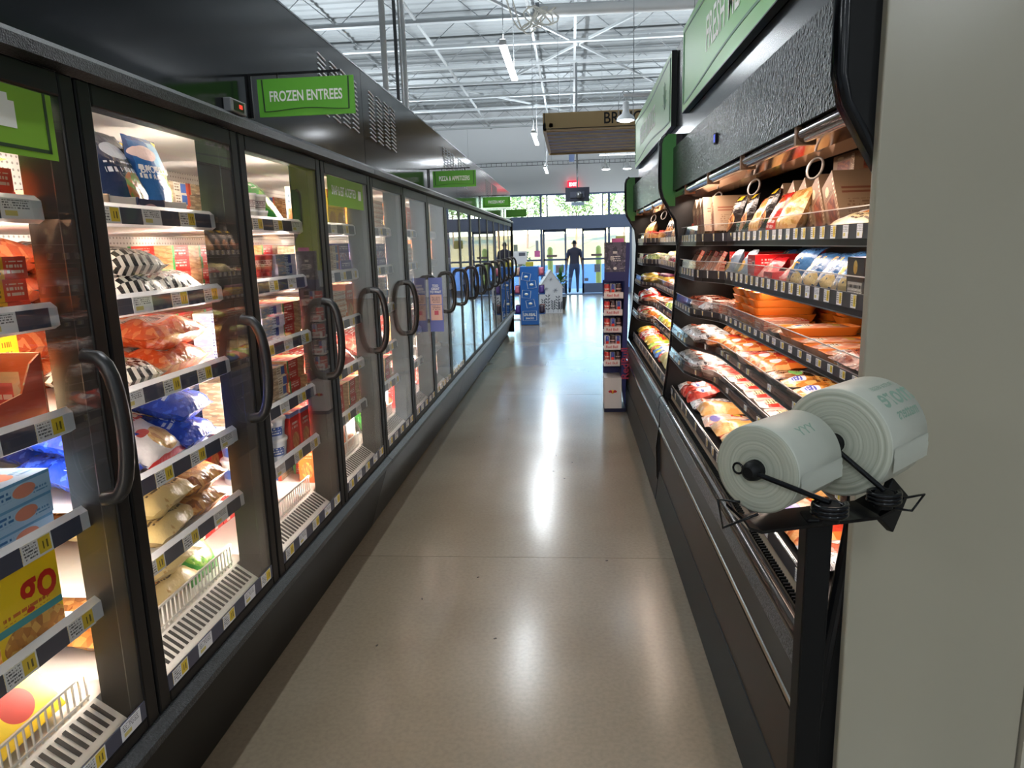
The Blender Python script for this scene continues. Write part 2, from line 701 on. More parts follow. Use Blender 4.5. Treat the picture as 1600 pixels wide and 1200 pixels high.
for k, (a, c) in enumerate(((-.94, -.17), (.33, 1.12))):
    d = MB()
    y0, y1 = YF + .10, YF + .15
    d.box(a, a + .06, y0, y1, 0, 2.08)
    d.box(c - .06, c, y0, y1, 0, 2.08)
    d.box(a, c, y0, y1, 2.0, 2.08)
    d.box(a, c, y0, y1, 1.08, 1.14)
    d.box(a, c, y0, y1, .02, .33)
    dr = struct('door_%d' % (k + 1), d, ALU)
    MB().box(a + .06, c - .06, YF + .12, YF + .128, .33, 1.08).build('pane', SHOPG, dr)
    MB().box(a + .06, c - .06, YF + .12, YF + .128, 1.14, 2.0).build('pane', SHOPG, dr)
    m0 = (a + c) / 2
    MB().box(m0 - .0 + (.0 if k else .02), m0 + .30 if not k else m0 + .2, YF + .085, YF + .098, .68, .94).build('notice', POST2 if not k else POST1, dr)
    MB().box(a + .12 if not k else m0 - .1, a + .46 if not k else m0 + .25, YF + .085, YF + .098, 1.2, 1.27).build('notice', mat('notice_brown', '6b5a5e', .6), dr)
    MB().box(c - .2 if not k else a + .07, c - .07 if not k else a + .2, YF + .085, YF + .098, .40, .5).build('notice', POST1, dr)
bmat_ = mat('door_mat_grey', '4d5a70', .9)
tag(MB().box(-1.2, 1.2, YF - .55, YF - .1, 0, .012).build('door_mat', bmat_), 'grey doormat lying inside the sliding entrance doors', 'doormat')

# ------------------------------------------------------------------ roof: deck, joists, bridging, braces
DECK = mat('roof_deck_grey', '8f9598', .75)
JOI = mat('joist_white', 'aab0b3', .6)
ceil = struct('ceiling', MB().box(-8, 6, -10, YF, CZ + .1, CZ + .4), DECK)
for k in range(23):                                         # troughs of the steel deck, run across
    y0 = -10 + k * 1.5
    b = MB()
    for q in range(5):
        yy = y0 + q * .3
        b.prism([(yy, CZ + .1), (yy + .03, CZ + .075), (yy + .19, CZ + .075), (yy + .22, CZ + .1)], 'x', -8, 6)
    b.build('deck_sheet', DECK, ceil)
JY = [-8.92 + 1.52 * k for k in range(22)]
for y in JY:
    b = MB()
    z0, z1 = 5.2, 5.72
    b.box(-8, 6, y - .055, y + .055, z0, z0 + .045)
    b.box(-8, 6, y - .055, y + .055, z1 - .04, z1, 1)
    x = -8.0
    k = 0
    while x < 6:
        b.bar((x, y, z0 + .02 if k % 2 else z1 - .02), (x + .6, y, z1 - .02 if k % 2 else z0 + .02), .012, .012, 1)
        x += .6
        k += 1
    b.build('joist', [JOI, DECK], ceil)
for x in (-4.4, -2.5, -.64, .1, 2.7):
    b = MB()
    b.box(x - .022, x + .022, -10, YF, 5.235, 5.27)
    b.build('bridging_bar', JOI, ceil)
for a, c in (((-2.2, 9.5, 5.24), (1.9, 17.6, 5.24)), ((1.9, 11.2, 5.24), (-1.5, 17.0, 5.24)), ((-2.5, 18, 5.3), (.1, 21.5, 5.3))):
    MB().bar(a, c, .04, .04).build('cross_brace', JOI, ceil)

PIPE = mat('pipe_white', 'd3d6d7', .45)
b = MB().tube([(-.5, 11.5, 5.05), (6, 11.8, 5.05)], .085, 14)
o = b.build('sprinkler_pipe', PIPE)
tag(o, 'thick white pipe running across under the roof joists', 'pipe')
for x in (.3, 2.2):
    MB().bar((x, 11.55, 5.12), (x, 11.55, 5.24), .03).build('pipe_hanger', PIPE, o)
MB().lathe([(.105, 0), (.105, .06)], 16, 0, Matrix.Translation((-.5, 11.5, 5.05)) @ Matrix.Rotation(PI / 2, 4, 'Y')).build('end_cap', STEEL, o)
# cable coil hung on the pipe's end
pts = []
for i in range(60):
    t = i / 59
    pts.append((-.62 + .35 * t + .13 * math.sin(i * .9), 11.40 + .03 * math.cos(i * 1.7), 4.93 + .16 * math.cos(i * .62) * (1 - .3 * t)))
tag(MB().tube(pts, .012, 5).build('cable_coil', mat('cable_white', 'dedcd4', .6)), 'tangle of white cable coiled at the white pipe end', 'cable')
for k, (x0, x1, yy) in enumerate(((-1.05, -.55, 10.9), (-.95, -.5, 11.1))):
    pts = [(x0 + (x1 - x0) * t, yy + .4 * t, 6.0 - .2 - 1.0 * t - 1.1 * math.sin(PI * t) * .45) for t in [i / 14 for i in range(15)]]
    tag(MB().tube(pts, .012, 5).build('hanging_cable', mat('cable_white', '', .6)),
        ('white cable drooping to the pipe end, outer of two', 'white cable drooping to the pipe end, inner of two')[k], 'cable')

# conduits dropping onto the freezer tops
for k, (x, y, r_, m_) in enumerate(((-1.62, 6.55, .026, PIPE), (-1.62, 7.02, .016, mat('conduit_grey', '4d5053', .5)), (-1.60, 7.12, .011, PIPE), (-1.60, 7.28, .022, PIPE))):
    b = MB().tube([(x, y, 2.40), (x, y, 5.2)], r_, 10)
    o = b.build('conduit', m_)
    tag(o, ['thick white riser pipe, first from the camera above the freezers', 'dark grey riser pipe between the white ones above freezers',
            'thinnest white riser pipe above the freezers', 'white riser pipe, farthest of the four above the freezers'][k], 'pipe')
    MB().lathe([(r_ * 1.7, 2.40), (r_ * 1.7, 2.46)], 10, 0, Matrix.Translation((x, y, 0))).build('collar', STEEL, o)

# ------------------------------------------------------------------ suspended lamps
HOUS = mat('lamp_housing', 'e8ebee', .4)
WIRE = mat('wire_grey', 'a6abb0', .4, .5)
b = MB()
first = None
for i, (x, y, z) in enumerate(LAMPS):
    if first is None:
        t = thing('pendant_lamp', '', 'lamp', (x, y, z))
        MB().prism([(-.04, 0), (.04, 0), (.028, .05), (-.028, .05)], 'y', -.75, .75).build('housing', HOUS, t)
        MB().box(-.034, .034, -.74, .74, -.008, -.0005).build('diffuser', LED, t)
        MB().box(-.026, .026, -.74, .74, .0505, .054).build('fill_glow_strip', LED, t)  # glowing strip added on the housing for the upward fill
        for s in (-.68, .68):
            MB().tube([(0, s, .05), (0, s * .97, 1.735)], .004, 5).build('suspension_wire', WIRE, t)
        first = t
    else:
        t = dup(first, (x, y, z))
    row = {-.64: 'over the aisle', -4.4: 'left of the freezer row', 2.7: 'beyond the open coolers'}[x]
    nth = {2.6: 'first ahead', 8.05: 'second ahead', 13.6: 'third ahead', 19.2: 'fourth ahead', -2.85: 'first behind', -8.3: 'second behind'}[y]
    tag(t, 'long bright linear lamp hung %s, %s of the camera' % (row, nth), 'lamp', 'suspended linear lamps')

# track with small dome pendants near the entrance and one nearer
DOME = mat('dome_white', 'e9edf0', .3)
BULB = mat('bulb_glow', 'ffffff', .5, emit='f4f9ff', estr=22)


def dome(x, y, z, drop, label):
    t = thing('dome_pendant', label, 'lamp', (x, y, z), 0, 'small white dome pendants')
    MB().lathe([(.10, 0), (.085, .035), (.04, .07), (.032, .1), (.032, .18), (.012, .19)], 18).build('shade', DOME, t)
    MB().lathe([(.001, -.014), (.05, -.012), (.082, .0), (.085, .012), (.001, .012)], 18).build('bulb', BULB, t)
    MB().tube([(0, 0, .19), (0, 0, drop)], .004, 5).build('cord', WIRE, t)
    pts = [(.075 * math.cos(a), 0, .15 + .12 * math.sin(a) * 1.2) for a in [PI * i / 12 for i in range(13)]]
    pts = [(.075, 0, .02)] + pts + [(-.075, 0, .02)]
    MB().tube(pts, .004, 5).build('yoke', WIRE, t)
    return t


def track(x0, x1, y, z, label):
    t = thing('lamp_track', label, 'track', (0, 0, 0))
    MB().box(x0, x1, y - .02, y + .02, z, z + .03).build('rail', HOUS, t)
    for x in (x0 + .1, x1 - .1):
        MB().tube([(x, y, z + .03), (x, y, 5.2)], .004, 5).build('hanger', WIRE, t)
    return t


track(.55, 1.35, 7.8, 3.068, 'short white lamp track nearest the produce sign')
dome(.572, 7.8, 2.838, .23, 'white dome pendant glowing beside the green produce sign')
track(.55, 2.2, 15.4, 3.55, 'white lamp track hung beyond the slatted canopy')
dome(.72, 15.4, 3.1, .45, 'farther white dome pendant, left of two over the entrance side')
dome(1.16, 15.4, 3.1, .45, 'farther white dome pendant, right of two over the entrance side')
t = thing('pendant_strip_lamp', 'long white strip lamp hung crosswise before the entrance wall', 'lamp', (1.57, 21.48, 4.09))
MB().box(-.75, .75, -.03, .03, 0, .05).build('housing', HOUS, t)
MB().box(-.74, .74, -.028, .028, -.01, -.0005).build('diffuser', LED, t)
for s in (-.7, .7):
    MB().tube([(s, 0, .05), (s, 0, 1.11)], .004, 5).build('suspension_wire', WIRE, t)
area('strip_light', (1.57, 21.48, 4.07), (0, 0, -1), 1.4, .05, 30, COOL, xaxis=(1, 0, 0))

# cable tray along the entrance wall
b = MB()
ty, tz = 23.0, 4.04
for s in (0, .1):
    b.bar((-6, ty, tz + s), (5, ty, tz + s), .014)
k = -6.0
while k < 5:
    b.bar((k, ty, tz), (k, ty, tz + .1), .012)
    k += .16
tag(b.build('hanging_cable_tray', mat('tray_dark', '4a4f57', .5, .4)), 'thin wire cable tray hung along the entrance wall', 'cable tray')
tray_o = bpy.data.objects['hanging_cable_tray']
for x in (-3.2, -.6, 1.9):
    MB().tube([(x, ty, tz + .1), (x, ty, 5.2)], .005, 5).build('hanger', WIRE, tray_o)

# monitor on a ceiling pole, facing the shop
t = thing('monitor', 'dark screen hung back-on from a ceiling pole before the doors', 'monitor', (.13, 15.38, 2.47))
DK = mat('screen_back', '23283a', .4)
bevel(MB().box(-.25, .25, 0, .05, 0, .29).build('screen', DK, t))
MB().box(-.15, .15, -.03, 0, .08, .2).build('bracket', mat('bracket_grey', '3b4152', .5), t)
MB().tube([(0, .02, .29), (0, .02, 2.0), (0, .02, 2.73)], .018, 8).build('pole', STEEL, t)
MB().lathe([(.045, .07), (.06, .12), (.05, .18), (.02, .2)], 16, 0, Matrix.Translation((.03, -.06, 0))).build('camera_dome', STEEL, t)
MB().box(-.13, .14, .005, .02, -.08, -.005).build('small_plate', mat('plate_pale', '7f93a6', .5), t)
t = thing('hanging_channel', 'short steel channel hung from the roof above the screen', 'channel', (.02, 16.16, 3.45))
MB().box(-.06, .06, -.82, .82, 0, .06).build('channel', STEEL, t)
for s in (-.76, .76):
    MB().tube([(0, s, .06), (0, s, 1.75)], .006, 5).build('rod', WIRE, t)

# exit sign
t = thing('exit_sign', 'red glowing exit sign on the wall above the entrance', 'sign', (.06, 23.36, 3.33))
MB().box(-.17, .17, 0, .14, 0, .24).build('housing', mat('exit_red', 'd8243a', .5, emit='ff2238', estr=1.4), t)
lettering('EXIT', .15, mat('exit_ink', 'ffffff', .5, emit='ffffff', estr=1.5), t, (0, -.002, .12), (1, 0, 0), (0, 0, 1), .8, .03)

# slatted timber canopy with its tan sign board
WOOD = mat('slat_wood', '7a5f4b', .5, mottle=('644a38', 9))
TAN = mat('sign_tan', 'c4a878', .5)
t = thing('slatted_canopy', 'brown slatted canopy with tan lettered board hung before the entrance', 'canopy', (0, 0, 0))
x0, x1, y0, y1, z0 = -.44, 3.4, 12.0, 14.9, 3.40
MB().box(x0, x1, y0, y0 + .06, z0 + .0, z0 + .27).build('sign_board', TAN, t)
MB().box(x0 + .02, x0 + .03, y0 - .006, y0, z0 + .02, z0 + .27).build('border_line', BINK, t)
MB().box(x0 + .02, x1, y0 - .006, y0, z0 + .02, z0 + .032).build('border_line', BINK, t)
lettering('BRINGING', .245, BINK, t, (1.02, y0 - .002, z0 + .15), (1, 0, 0), (0, 0, 1), .86, .012)
for k in range(7):
    ya = y0 + .16 + k * .405
    MB().box(x0 + .04, x1, ya, ya + .30, z0, z0 + .05).box(x0 + .04, x1, ya - .02, ya - .0005, z0 - .004, z0 + .05, 1).build('slat', [WOOD, TAN], t)  # tan front strips paint the slats' lit edges
for x in (x0 + .1, 1.4, 2.9):
    MB().box(x, x + .06, y0, y1, z0 + .05, z0 + .11).build('bearer', mat('bearer_tan', 'b59c75', .6), t)
MB().box(x0, x0 + .05, y0, y1, z0 - .01, z0 + .11).build('side_board', TAN, t)
MB().box(x0, x1, y1, y1 + .05, z0 - .03, z0 + .11).build('back_board', TAN, t)
for x in (x0 + .25, 2.6):
    for y in (y0 + .36, y0 + 1.88):
        MB().tube([(x, y, z0 + .1), (x, y, 5.2)], .004, 5).build('hanger', WIRE, t)

# ------------------------------------------------------------------ outside
ASPH = mat('asphalt', '56708f', .9, mottle=('60799a', 3))  # bluer than bare tarmac: skylight on the shaded lot is put into the colour
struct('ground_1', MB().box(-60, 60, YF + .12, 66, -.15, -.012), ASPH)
struct('ground_2', MB().box(-8, 8, YF + .12, 26.3, -.14, 0), mat('pavement_concrete', '9aa0a6', .85))
HILL = mat('dry_grass', 'b89a58', .95, mottle=('a88e58', .35))
b = MB()
nx, ny = 40, 14
vs, fs = [], []
for j in range(ny + 1):
    for i in range(nx + 1):
        x = -90 + 180 * i / nx
        y = 58 + 60 * j / ny
        z = -.1 + 3.4 * (j / ny) ** .6 + (.35 * noise.noise((x * .05, y * .07, 0)) if j else 0)
        vs.append((x, y, z))
for j in range(ny):
    for i in range(nx):
        a = j * (nx + 1) + i
        fs.append((a, a + 1, a + nx + 2, a + nx + 1))
b.add(vs, fs, 0, None, True)
o = b.build('hill', HILL)
o['kind'] = 'structure'
LEAF = mat('leaf_green', '5c7a4e', .8, mottle=('7d9a63', 2))
BARK = mat('bark', '5b4a3c', .9)


def tree(x, y, z, h, seed, label):
    rnd = random.Random(seed)
    t = thing('tree', label, 'tree', (x, y, z), 0, 'trees on the hill')
    MB().tube([(0, 0, -.4), (.1, 0, h * .3), (.0, .1, h * .7)], [h * .014, h * .011, h * .006], 7).build('trunk', BARK, t)
    b = MB()
    for _ in range(900):
        th, ph = rnd.uniform(0, 2 * PI), math.acos(rnd.uniform(-.8, 1))
        r = h * .33 * rnd.uniform(.35, 1) ** .5 * (1 + .35 * noise.noise((th * 1.3, ph * 2, seed)))
        c = Vector((r * math.sin(ph) * math.cos(th), r * math.sin(ph) * math.sin(th), h * .62 + r * .95 * math.cos(ph)))
        q = Matrix.Rotation(rnd.uniform(0, 6), 3, (rnd.random() - .5, rnd.random() - .5, 1))
        s = h * rnd.uniform(.02, .045)
        b.add([c + q @ Vector(p) * s for p in ((-1, 0, 0), (0, -.5, .3), (1, 0, 0), (0, .6, .5))], [(0, 1, 2, 3)])
    tag(b.build('foliage', LEAF, t), kind='stuff')
    return t


tree(-4.4, 72, 1.7, 6.4, 1, 'leafy tree on the dry hill, left of the two behind the hanging screen')
tree(.4, 70, 1.6, 6.6, 2, 'leafy tree on the dry hill directly behind the hanging screen')
tree(5.0, 71, 1.6, 6.3, 3, 'leafy tree on the dry hill, right of the hanging screen')
tree(9.8, 73, 1.7, 6.8, 4, 'leafy tree on the hill beyond the right transom')
for k, (x, y, lb) in enumerate(((-.76, 25.4, 'yellow bollard outside, seen through the left sliding door'), (.93, 25.4, 'yellow bollard outside, seen through the right sliding door'))):
    b = MB().lathe([(.1, 0), (.1, 1.42), (.09, 1.47), (.06, 1.51), (.02, 1.53)], 16)
    o = b.build('bollard', mat('bollard_yellow', 'd8c34a', .5), None, (x, y, 0))
    tag(o, lb, 'bollard')
b = MB()
rnd = random.Random(5)
for _ in range(160):
    a, r_ = rnd.uniform(0, 6.28), rnd.uniform(0, .45)
    c = Vector((r_ * math.cos(a), r_ * math.sin(a), rnd.uniform(.1, 1.1)))
    b.add([c + Vector(p) * .09 for p in ((-1, 0, 0), (0, -.5, .6), (1, 0, .2), (0, .5, -.4))], [(0, 1, 2, 3)])
o = b.build('shrub', LEAF, None, (-3.0, 44, .1))
tag(o, 'small sparse shrub growing outside beyond the left sidelight', 'shrub')
MB().tube([(0, 0, -.1), (0, 0, .9)], .03, 6).build('stem', BARK, o)

# ------------------------------------------------------------------ the freezer row (left)
XD, PITCH, YD0 = -1.066, .762, 1.545 - .762
SHELF_Z = [1.71, 1.48, 1.24, 1.00, .77]
DECK_Z = .52
ORD = ['nearest', 'second', 'third', 'fourth', 'fifth', 'sixth', 'seventh', 'eighth', 'ninth', 'tenth', 'eleventh', 'twelfth', 'thirteenth', 'fourteenth', 'fifteenth', 'farthest']
LINER = mat('freezer_liner', 'e6e3df', .4)
PERF = pmat('perforated_liner', 'dcd8d3', [], .4)
# perforations: a grid of small dark holes (object space)
_t = PERF.node_tree
_b = _t.nodes['Principled BSDF']
_tc = N(_t, 'ShaderNodeTexCoord')
_vm = N(_t, 'ShaderNodeVectorMath', operation='MULTIPLY')
_vm.inputs[1].default_value = (0, 45, 45)
L(_t, _tc.outputs['Object'], _vm.inputs[0])
_fr = N(_t, 'ShaderNodeVectorMath', operation='FRACTION')
L(_t, _vm.outputs[0], _fr.inputs[0])
_sb = N(_t, 'ShaderNodeVectorMath', operation='SUBTRACT')
_sb.inputs[1].default_value = (0, .5, .5)
L(_t, _fr.outputs[0], _sb.inputs[0])
_ln = N(_t, 'ShaderNodeVectorMath', operation='LENGTH')
L(_t, _sb.outputs[0], _ln.inputs[0])
_lt = N(_t, 'ShaderNodeMath', operation='LESS_THAN')
_lt.inputs[1].default_value = .2
L(_t, _ln.outputs['Value'], _lt.inputs[0])
_mx = N(_t, 'ShaderNodeMix', data_type='RGBA')
_mx.inputs[6].default_value = lin('dcd8d3')
_mx.inputs[7].default_value = lin('96908b')
L(_t, _lt.outputs[0], _mx.inputs[0])
L(_t, _mx.outputs[2], _b.inputs['Base Color'])

HANDLE = mat('handle_black', '1b1a1b', .35)
STICKG = mat('sticker_green', '7fb32a', .5)
FWARM = (1, .86, .74)
DOORPARTS = {}
SLOT = mat('vent_slot_dark', '2b2b2c', .7)
LOUV = mat('louver_light', 'c3c7ca', .4)


def part(b, name, m, parent):
    """link a part, sharing mesh data between alike parts (b may be a ready object)"""
    if isinstance(b, MB):
        return b.build(name, m, parent)
    c = b.copy()
    COL.objects.link(c)
    c.parent = parent
    return c


def freezer_case(c):
    ya, yb = YD0 + 4 * PITCH * c, YD0 + 4 * PITCH * (c + 1)
    nm = ['first', 'second', 'third', 'farthest'][c]
    t = thing('freezer_case', 'black upright glass-door freezer case, %s from the camera, four lit doors' % nm if c < 3 else
              'black upright glass-door freezer case farthest from the camera, four lit doors', 'freezer', (0, ya, 0), 0)
    ln = yb - ya
    # carcass
    b = MB()
    b.box(-2.02, -1.95, 0, ln, .1, 2.5)
    b.box(-1.95, -1.12, 0, ln, 2.03, 2.07)
    b.box(-1.95, -1.19, 0, ln, .05, .44)
    if c == 0:
        b.box(-1.95, -1.08, 0, .04, .05, 2.07)
    if c == 3:
        b.box(-1.95, -1.07, ln - .05, ln, .05, 2.07)
        b.box(-1.08, -1.05, ln - .06, ln, .44, 2.05)
    b.build('carcass', BLKM, t)
    b = MB()
    b.box(-1.95, -1.13, .001, ln - .001, 1.99, 2.03)
    b.box(-1.95, -1.20, .001, ln - .001, .44, DECK_Z)
    b.build('liner', LINER, t)
    MB().box(-1.95, -1.88, .001, ln - .001, DECK_Z, 1.99).build('back_liner', PERF, t)
    # glossy fascia panel with louvers, ledges, base
    g = .0025
    o = MB().box(-1.10, -1.08, g, ln - g, 2.045, 2.515).build('fascia', BLKG, t)
    MB().prism([(-1.10, 2.515), (-1.078, 2.515), (-1.078, 2.522), (-1.10, 2.522)], 'y', g, ln - g).build('edge_strip', STEEL, o)
    cols = ([ln - .65, ln - .49, ln - .34, ln - .19] if c < 3 else []) + ([.13, .29, .45, .60] if c > 0 else [])
    for q, y in enumerate(cols):
        bb = MB()
        for k in range(12):
            z = 2.19 + k * .0215
            bb.bar((-1.078, y, z + .012), (-1.078, y + .10, z), .006, .005)
        bb.build('louver', LOUV, o)
    MB().prism([(-1.08, 2.045), (-1.035, 2.018), (-1.035, 1.992), (-1.08, 1.988)], 'y', g, ln - g).build('top_ledge', GRAIN, t)
    MB().prism([(-1.09, .44), (-1.062, .438), (-1.038, .42), (-1.038, .40), (-1.09, .395)], 'y', g, ln - g).build('bottom_ledge', GRAIN, t)
    MB().prism([(-1.085, .40), (-1.062, .40), (-1.185, .012), (-1.21, .012)], 'y', g, ln - g).build('base_panel', BLK if c else mat('base_black', '0c0c0d', .45, spec=.25), t)
    MB().box(-1.26, -1.196, 0, ln, 0, .045).build('plinth', mat('plinth_grey', '2d2e2e', .5), t)
    # mullions
    for k in range(5):
        y = k * PITCH
        MB().box(-1.19, -1.113, y - (.038 if k else -.001), y + (.038 if k < 4 else -.001), .44, 1.99).build('mullion', GASKET, t)
    for k in range(4):
        d = 4 * c + k
        y0, y1 = k * PITCH + .004, (k + 1) * PITCH - .004
        s = .047
        # door
        b = MB()
        x0, x1 = XD - .045, XD
        b.box(x0, x1, y0, y0 + s, .442, 1.984)
        b.box(x0, x1, y1 - s, y1, .442, 1.984)
        b.box(x0, x1, y0 + s, y1 - s, 1.932, 1.984)
        b.box(x0, x1, y0 + s, y1 - s, .442, .474)
        fr = b.build('door', BLKM if 0 else mat('door_frame_black', '0f0f10', .42, spec=.3), t)
        if d < 5:
            bevel(fr, .005, 2)
        MB().box(x1 - .009, x1 - .004, y0 + s, y1 - s, .474, 1.932).build('glass', DOORG, fr)
        hp = []
        for q in range(13):
            a = PI * q / 12
            hp.append((XD + .072 * math.sin(a) ** .55 - .004, y1 - .085 + .028 * 0, 1.225 + .165 * math.cos(a)))
        MB().tube(hp, [.017] * 13, 8).build('handle', HANDLE, fr)
        if d < 8:
            for q, u in enumerate((.10, .30, .52, .74, .93) if d != 0 else (.25, .5, .72, .92)):
                yy = y0 + s + u * (y1 - y0 - 2 * s)
                MB().box(XD - .0042, XD - .0005, yy - .045, yy + .03, .477, .517).build('price_tag', TAGM if q % 2 == 0 else TAGW, fr)
            if d < 6:
                MB().box(XD - .0042, XD - .0015, y0 + s, y1 - s, .475, .519).build('tag_strip', SLATE, fr)
        # shelves of this bay
        for si, z in enumerate(SHELF_Z):
            b = MB()
            b.box(-1.80, -1.16, y0 + .045, y1 - .045, z - .03, z - .015)
            sh = b.build('shelf', WHITE, t)
            b = MB()
            prof = [(-.002, z - .034), (.012, z - .026), (.010, z + .014), (-.004, z + .026), (-.008, z + .024), (-.002, z)]
            b.sweep(prof, [(-1.158, y0 + .04), (-1.158, y1 - .04)], 0)
            if d > 5:
                b.build('price_rail', RAILC, sh)
                continue
            b.build('price_rail', RAILC, sh)
            for q in range(7):
                yy = y0 + .085 + q * .092
                b = MB()
                if q % 2 == (d + si) % 2:
                    b.box(-.0, .0016, -.044, .044, -.021, .021, 0)
                    mm = TAGM if (q + si) % 3 else TAGW
                    nm_ = 'price_tag'
                else:
                    b.box(0, .001, -.047, .047, -.021, .021, 0)
                    mm = SLATE
                    nm_ = 'slate_insert'
                o = b.build(nm_, mm, sh)
                o.location = (-1.1464, yy, z - .006)
                o.rotation_euler.y = math.radians(-3)
        # lamp along the top of the bay
        MB().box(-1.185, -1.155, y0 + .05, y1 - .05, 1.956, 1.984).build('top_lamp', mat('top_lamp_glow', 'f4e6da', .5, emit='ffe6d4', estr=.9), t)
        # bottom deck: wire rack front and slotted vent
        if d < 8:
            b = MB()
            for zz in (DECK_Z + .012, DECK_Z + .075):
                b.bar((-1.21, y0 + .05, zz), (-1.21, y1 - .05, zz), .006)
            k2 = 0
            while k2 < 30:
                yy = y0 + .055 + k2 * .0222
                b.bar((-1.21, yy, DECK_Z), (-1.21, yy, DECK_Z + .078), .004)
                k2 += 1
            b.build('wire_rack', WHITE, t)
            b = MB()
            b.prism([(-1.198, DECK_Z + .003), (-1.122, DECK_Z - .052), (-1.122, DECK_Z - .062), (-1.198, DECK_Z - .008)], 'y', y0 + .045, y1 - .045, 0)
            for k2 in range(26):
                yy = y0 + .06 + k2 * .0247
                b.prism([(-1.19, DECK_Z - .0008), (-1.136, DECK_Z - .0399), (-1.136, DECK_Z - .0385), (-1.19, DECK_Z + .0006)], 'y', yy, yy + .012, 1)
            b.build('vent_grille', [WHITE, SLOT], t)
    return t


cases = [freezer_case(c) for c in range(4)]

# lighting inside the freezers: led strips on the mullions, one along the top
for d in range(16):
    y0 = YD0 + d * PITCH
    pw = (9 if d < 2 else 11.5) if d < 8 else 6
    area('freezer_led', (-1.15, y0 + .041, 1.22), (-.72, .69, 0), 1.35, .03, pw, FWARM, xaxis=(0, 0, 1))
    if d < 8:
        area('freezer_led', (-1.197, y0 + PITCH - .034, 1.24), (-1, -.42, 0), 1.30, .03, pw * .9, FWARM, xaxis=(0, 0, 1))
    area('freezer_led', (-1.16, y0 + PITCH / 2, 1.975), (-.45, 0, -.9), .62, .03, 1.2, FWARM)

# door stickers, hang tag, readout
t = cases[0]


def on_door(d, name, yf, w, z0, z1, m, texts=(), line=True):
    """sticker on the outside of a door's glass; yf: y of its centre in the case's own frame"""
    c = cases[d // 4]
    dr = [o for o in c.children if o.name.split('.')[0] == 'door'][d % 4]
    o = MB().box(XD - .0040, XD - .0030, yf - w / 2, yf + w / 2, z0, z1).build(name, m, dr)
    return o


s0 = on_door(0, 'sticker', .535, .30, 1.80, 1.93, STICKG)
s0.modifiers.new('b', 'BEVEL').width = .0004
bb = MB()
for a, c_, e, f in ((.40, .408, 1.815, 1.93), (.66, .668, 1.815, 1.93), (.40, .668, 1.812, 1.819)):
    bb.box(XD - .0031, XD - .0023, a, c_, e, f)
lnp = [o for o in cases[0].children if o.name.split('.')[0] == 'door'][0]
bb.build('sticker_line', LINE, lnp)
bb = MB()
bb.box(XD - .0031, XD - .0023, .50, .58, 1.85, 1.90)
bb.box(XD - .0031, XD - .0023, .515, .565, 1.90, 1.913)
bb.build('sticker_print', INK, lnp)
s3 = on_door(3, 'sticker', 3 * PITCH + .36, .54, 1.80, 1.93, STICKG)
d3 = [o for o in cases[0].children if o.name.split('.')[0] == 'door'][3]
lettering('SNAP & EBT ACCEPTED', .058, INK, d3, (XD - .0028, 3 * PITCH + .32, 1.868), (0, 1, 0), (0, 0, 1), .60, .012)
bb = MB()
bb.box(XD - .0031, XD - .0023, 3 * PITCH + .545, 3 * PITCH + .59, 1.845, 1.89)
bb.build('sticker_print', INK, d3)

# projecting aisle signs
SGREEN = [LGREEN, mat('sign_green_b', '56a32a', .5), mat('sign_green_b', '', .5), mat('sign_green_b', '', .5)]
for k, (y, txt, lb) in enumerate(((2.45, 'FROZEN ENTREES', 'bright green hanging sign reading FROZEN ENTREES on the freezer fascia'),
                                  (5.52, 'PIZZA & APPETIZERS', 'green hanging sign reading PIZZA & APPETIZERS on the freezer fascia'),
                                  (8.60, 'FROZEN MEAT', 'green hanging sign reading FROZEN MEAT on the freezer fascia'),
                                  (11.65, '', 'pale green blank-looking hanging sign, farthest on the freezer fascia'))):
    x0, x1, z0, z1 = -1.045, -.715, 2.05, 2.17
    t = thing('hanging_sign', lb, 'sign', (0, y, 0), 0, 'green aisle signs on the freezers')
    MB().box(x0, x1, 0, .008, z0, z1).build('sign_board', SGREEN[k], t)
    b = MB()
    b.bar((-1.078, .012, z1 + .018), (x1 - .045, .012, z1 + .018), .007)
    b.bar((-1.074, .012, z1 + .02), (-1.074, .012, z0 + .0), .009)
    for x in (x0 + .07, x1 - .085):
        b.bar((x, .006, z1 + .018), (x, .006, z1 - .012), .005)
    b.build('bracket', BLK, t)
    b = MB()
    pl = []
    for q in range(17):
        u = q / 16
        pl.append((x0 + .02 + u * (x1 - x0 - .04), -.001, z0 + .016 + .008 * math.sin(PI * u) ** 2))
    pl = [(x0 + .017, -.001, z1 - .002)] + pl + [(x1 - .017, -.001, z1 - .002)]
    for a_, c_ in zip(pl, pl[1:]):
        b.bar(a_, c_, .0045, .002)
    b.build('border_line', LINE, t)
    if txt:
        lettering(txt, .046, INK, t, ((x0 + x1) / 2, -.001, (z0 + z1) / 2 + .002), (1, 0, 0), (0, 0, 1), .68 if k == 0 else (.56 if k == 1 else .64), .022)

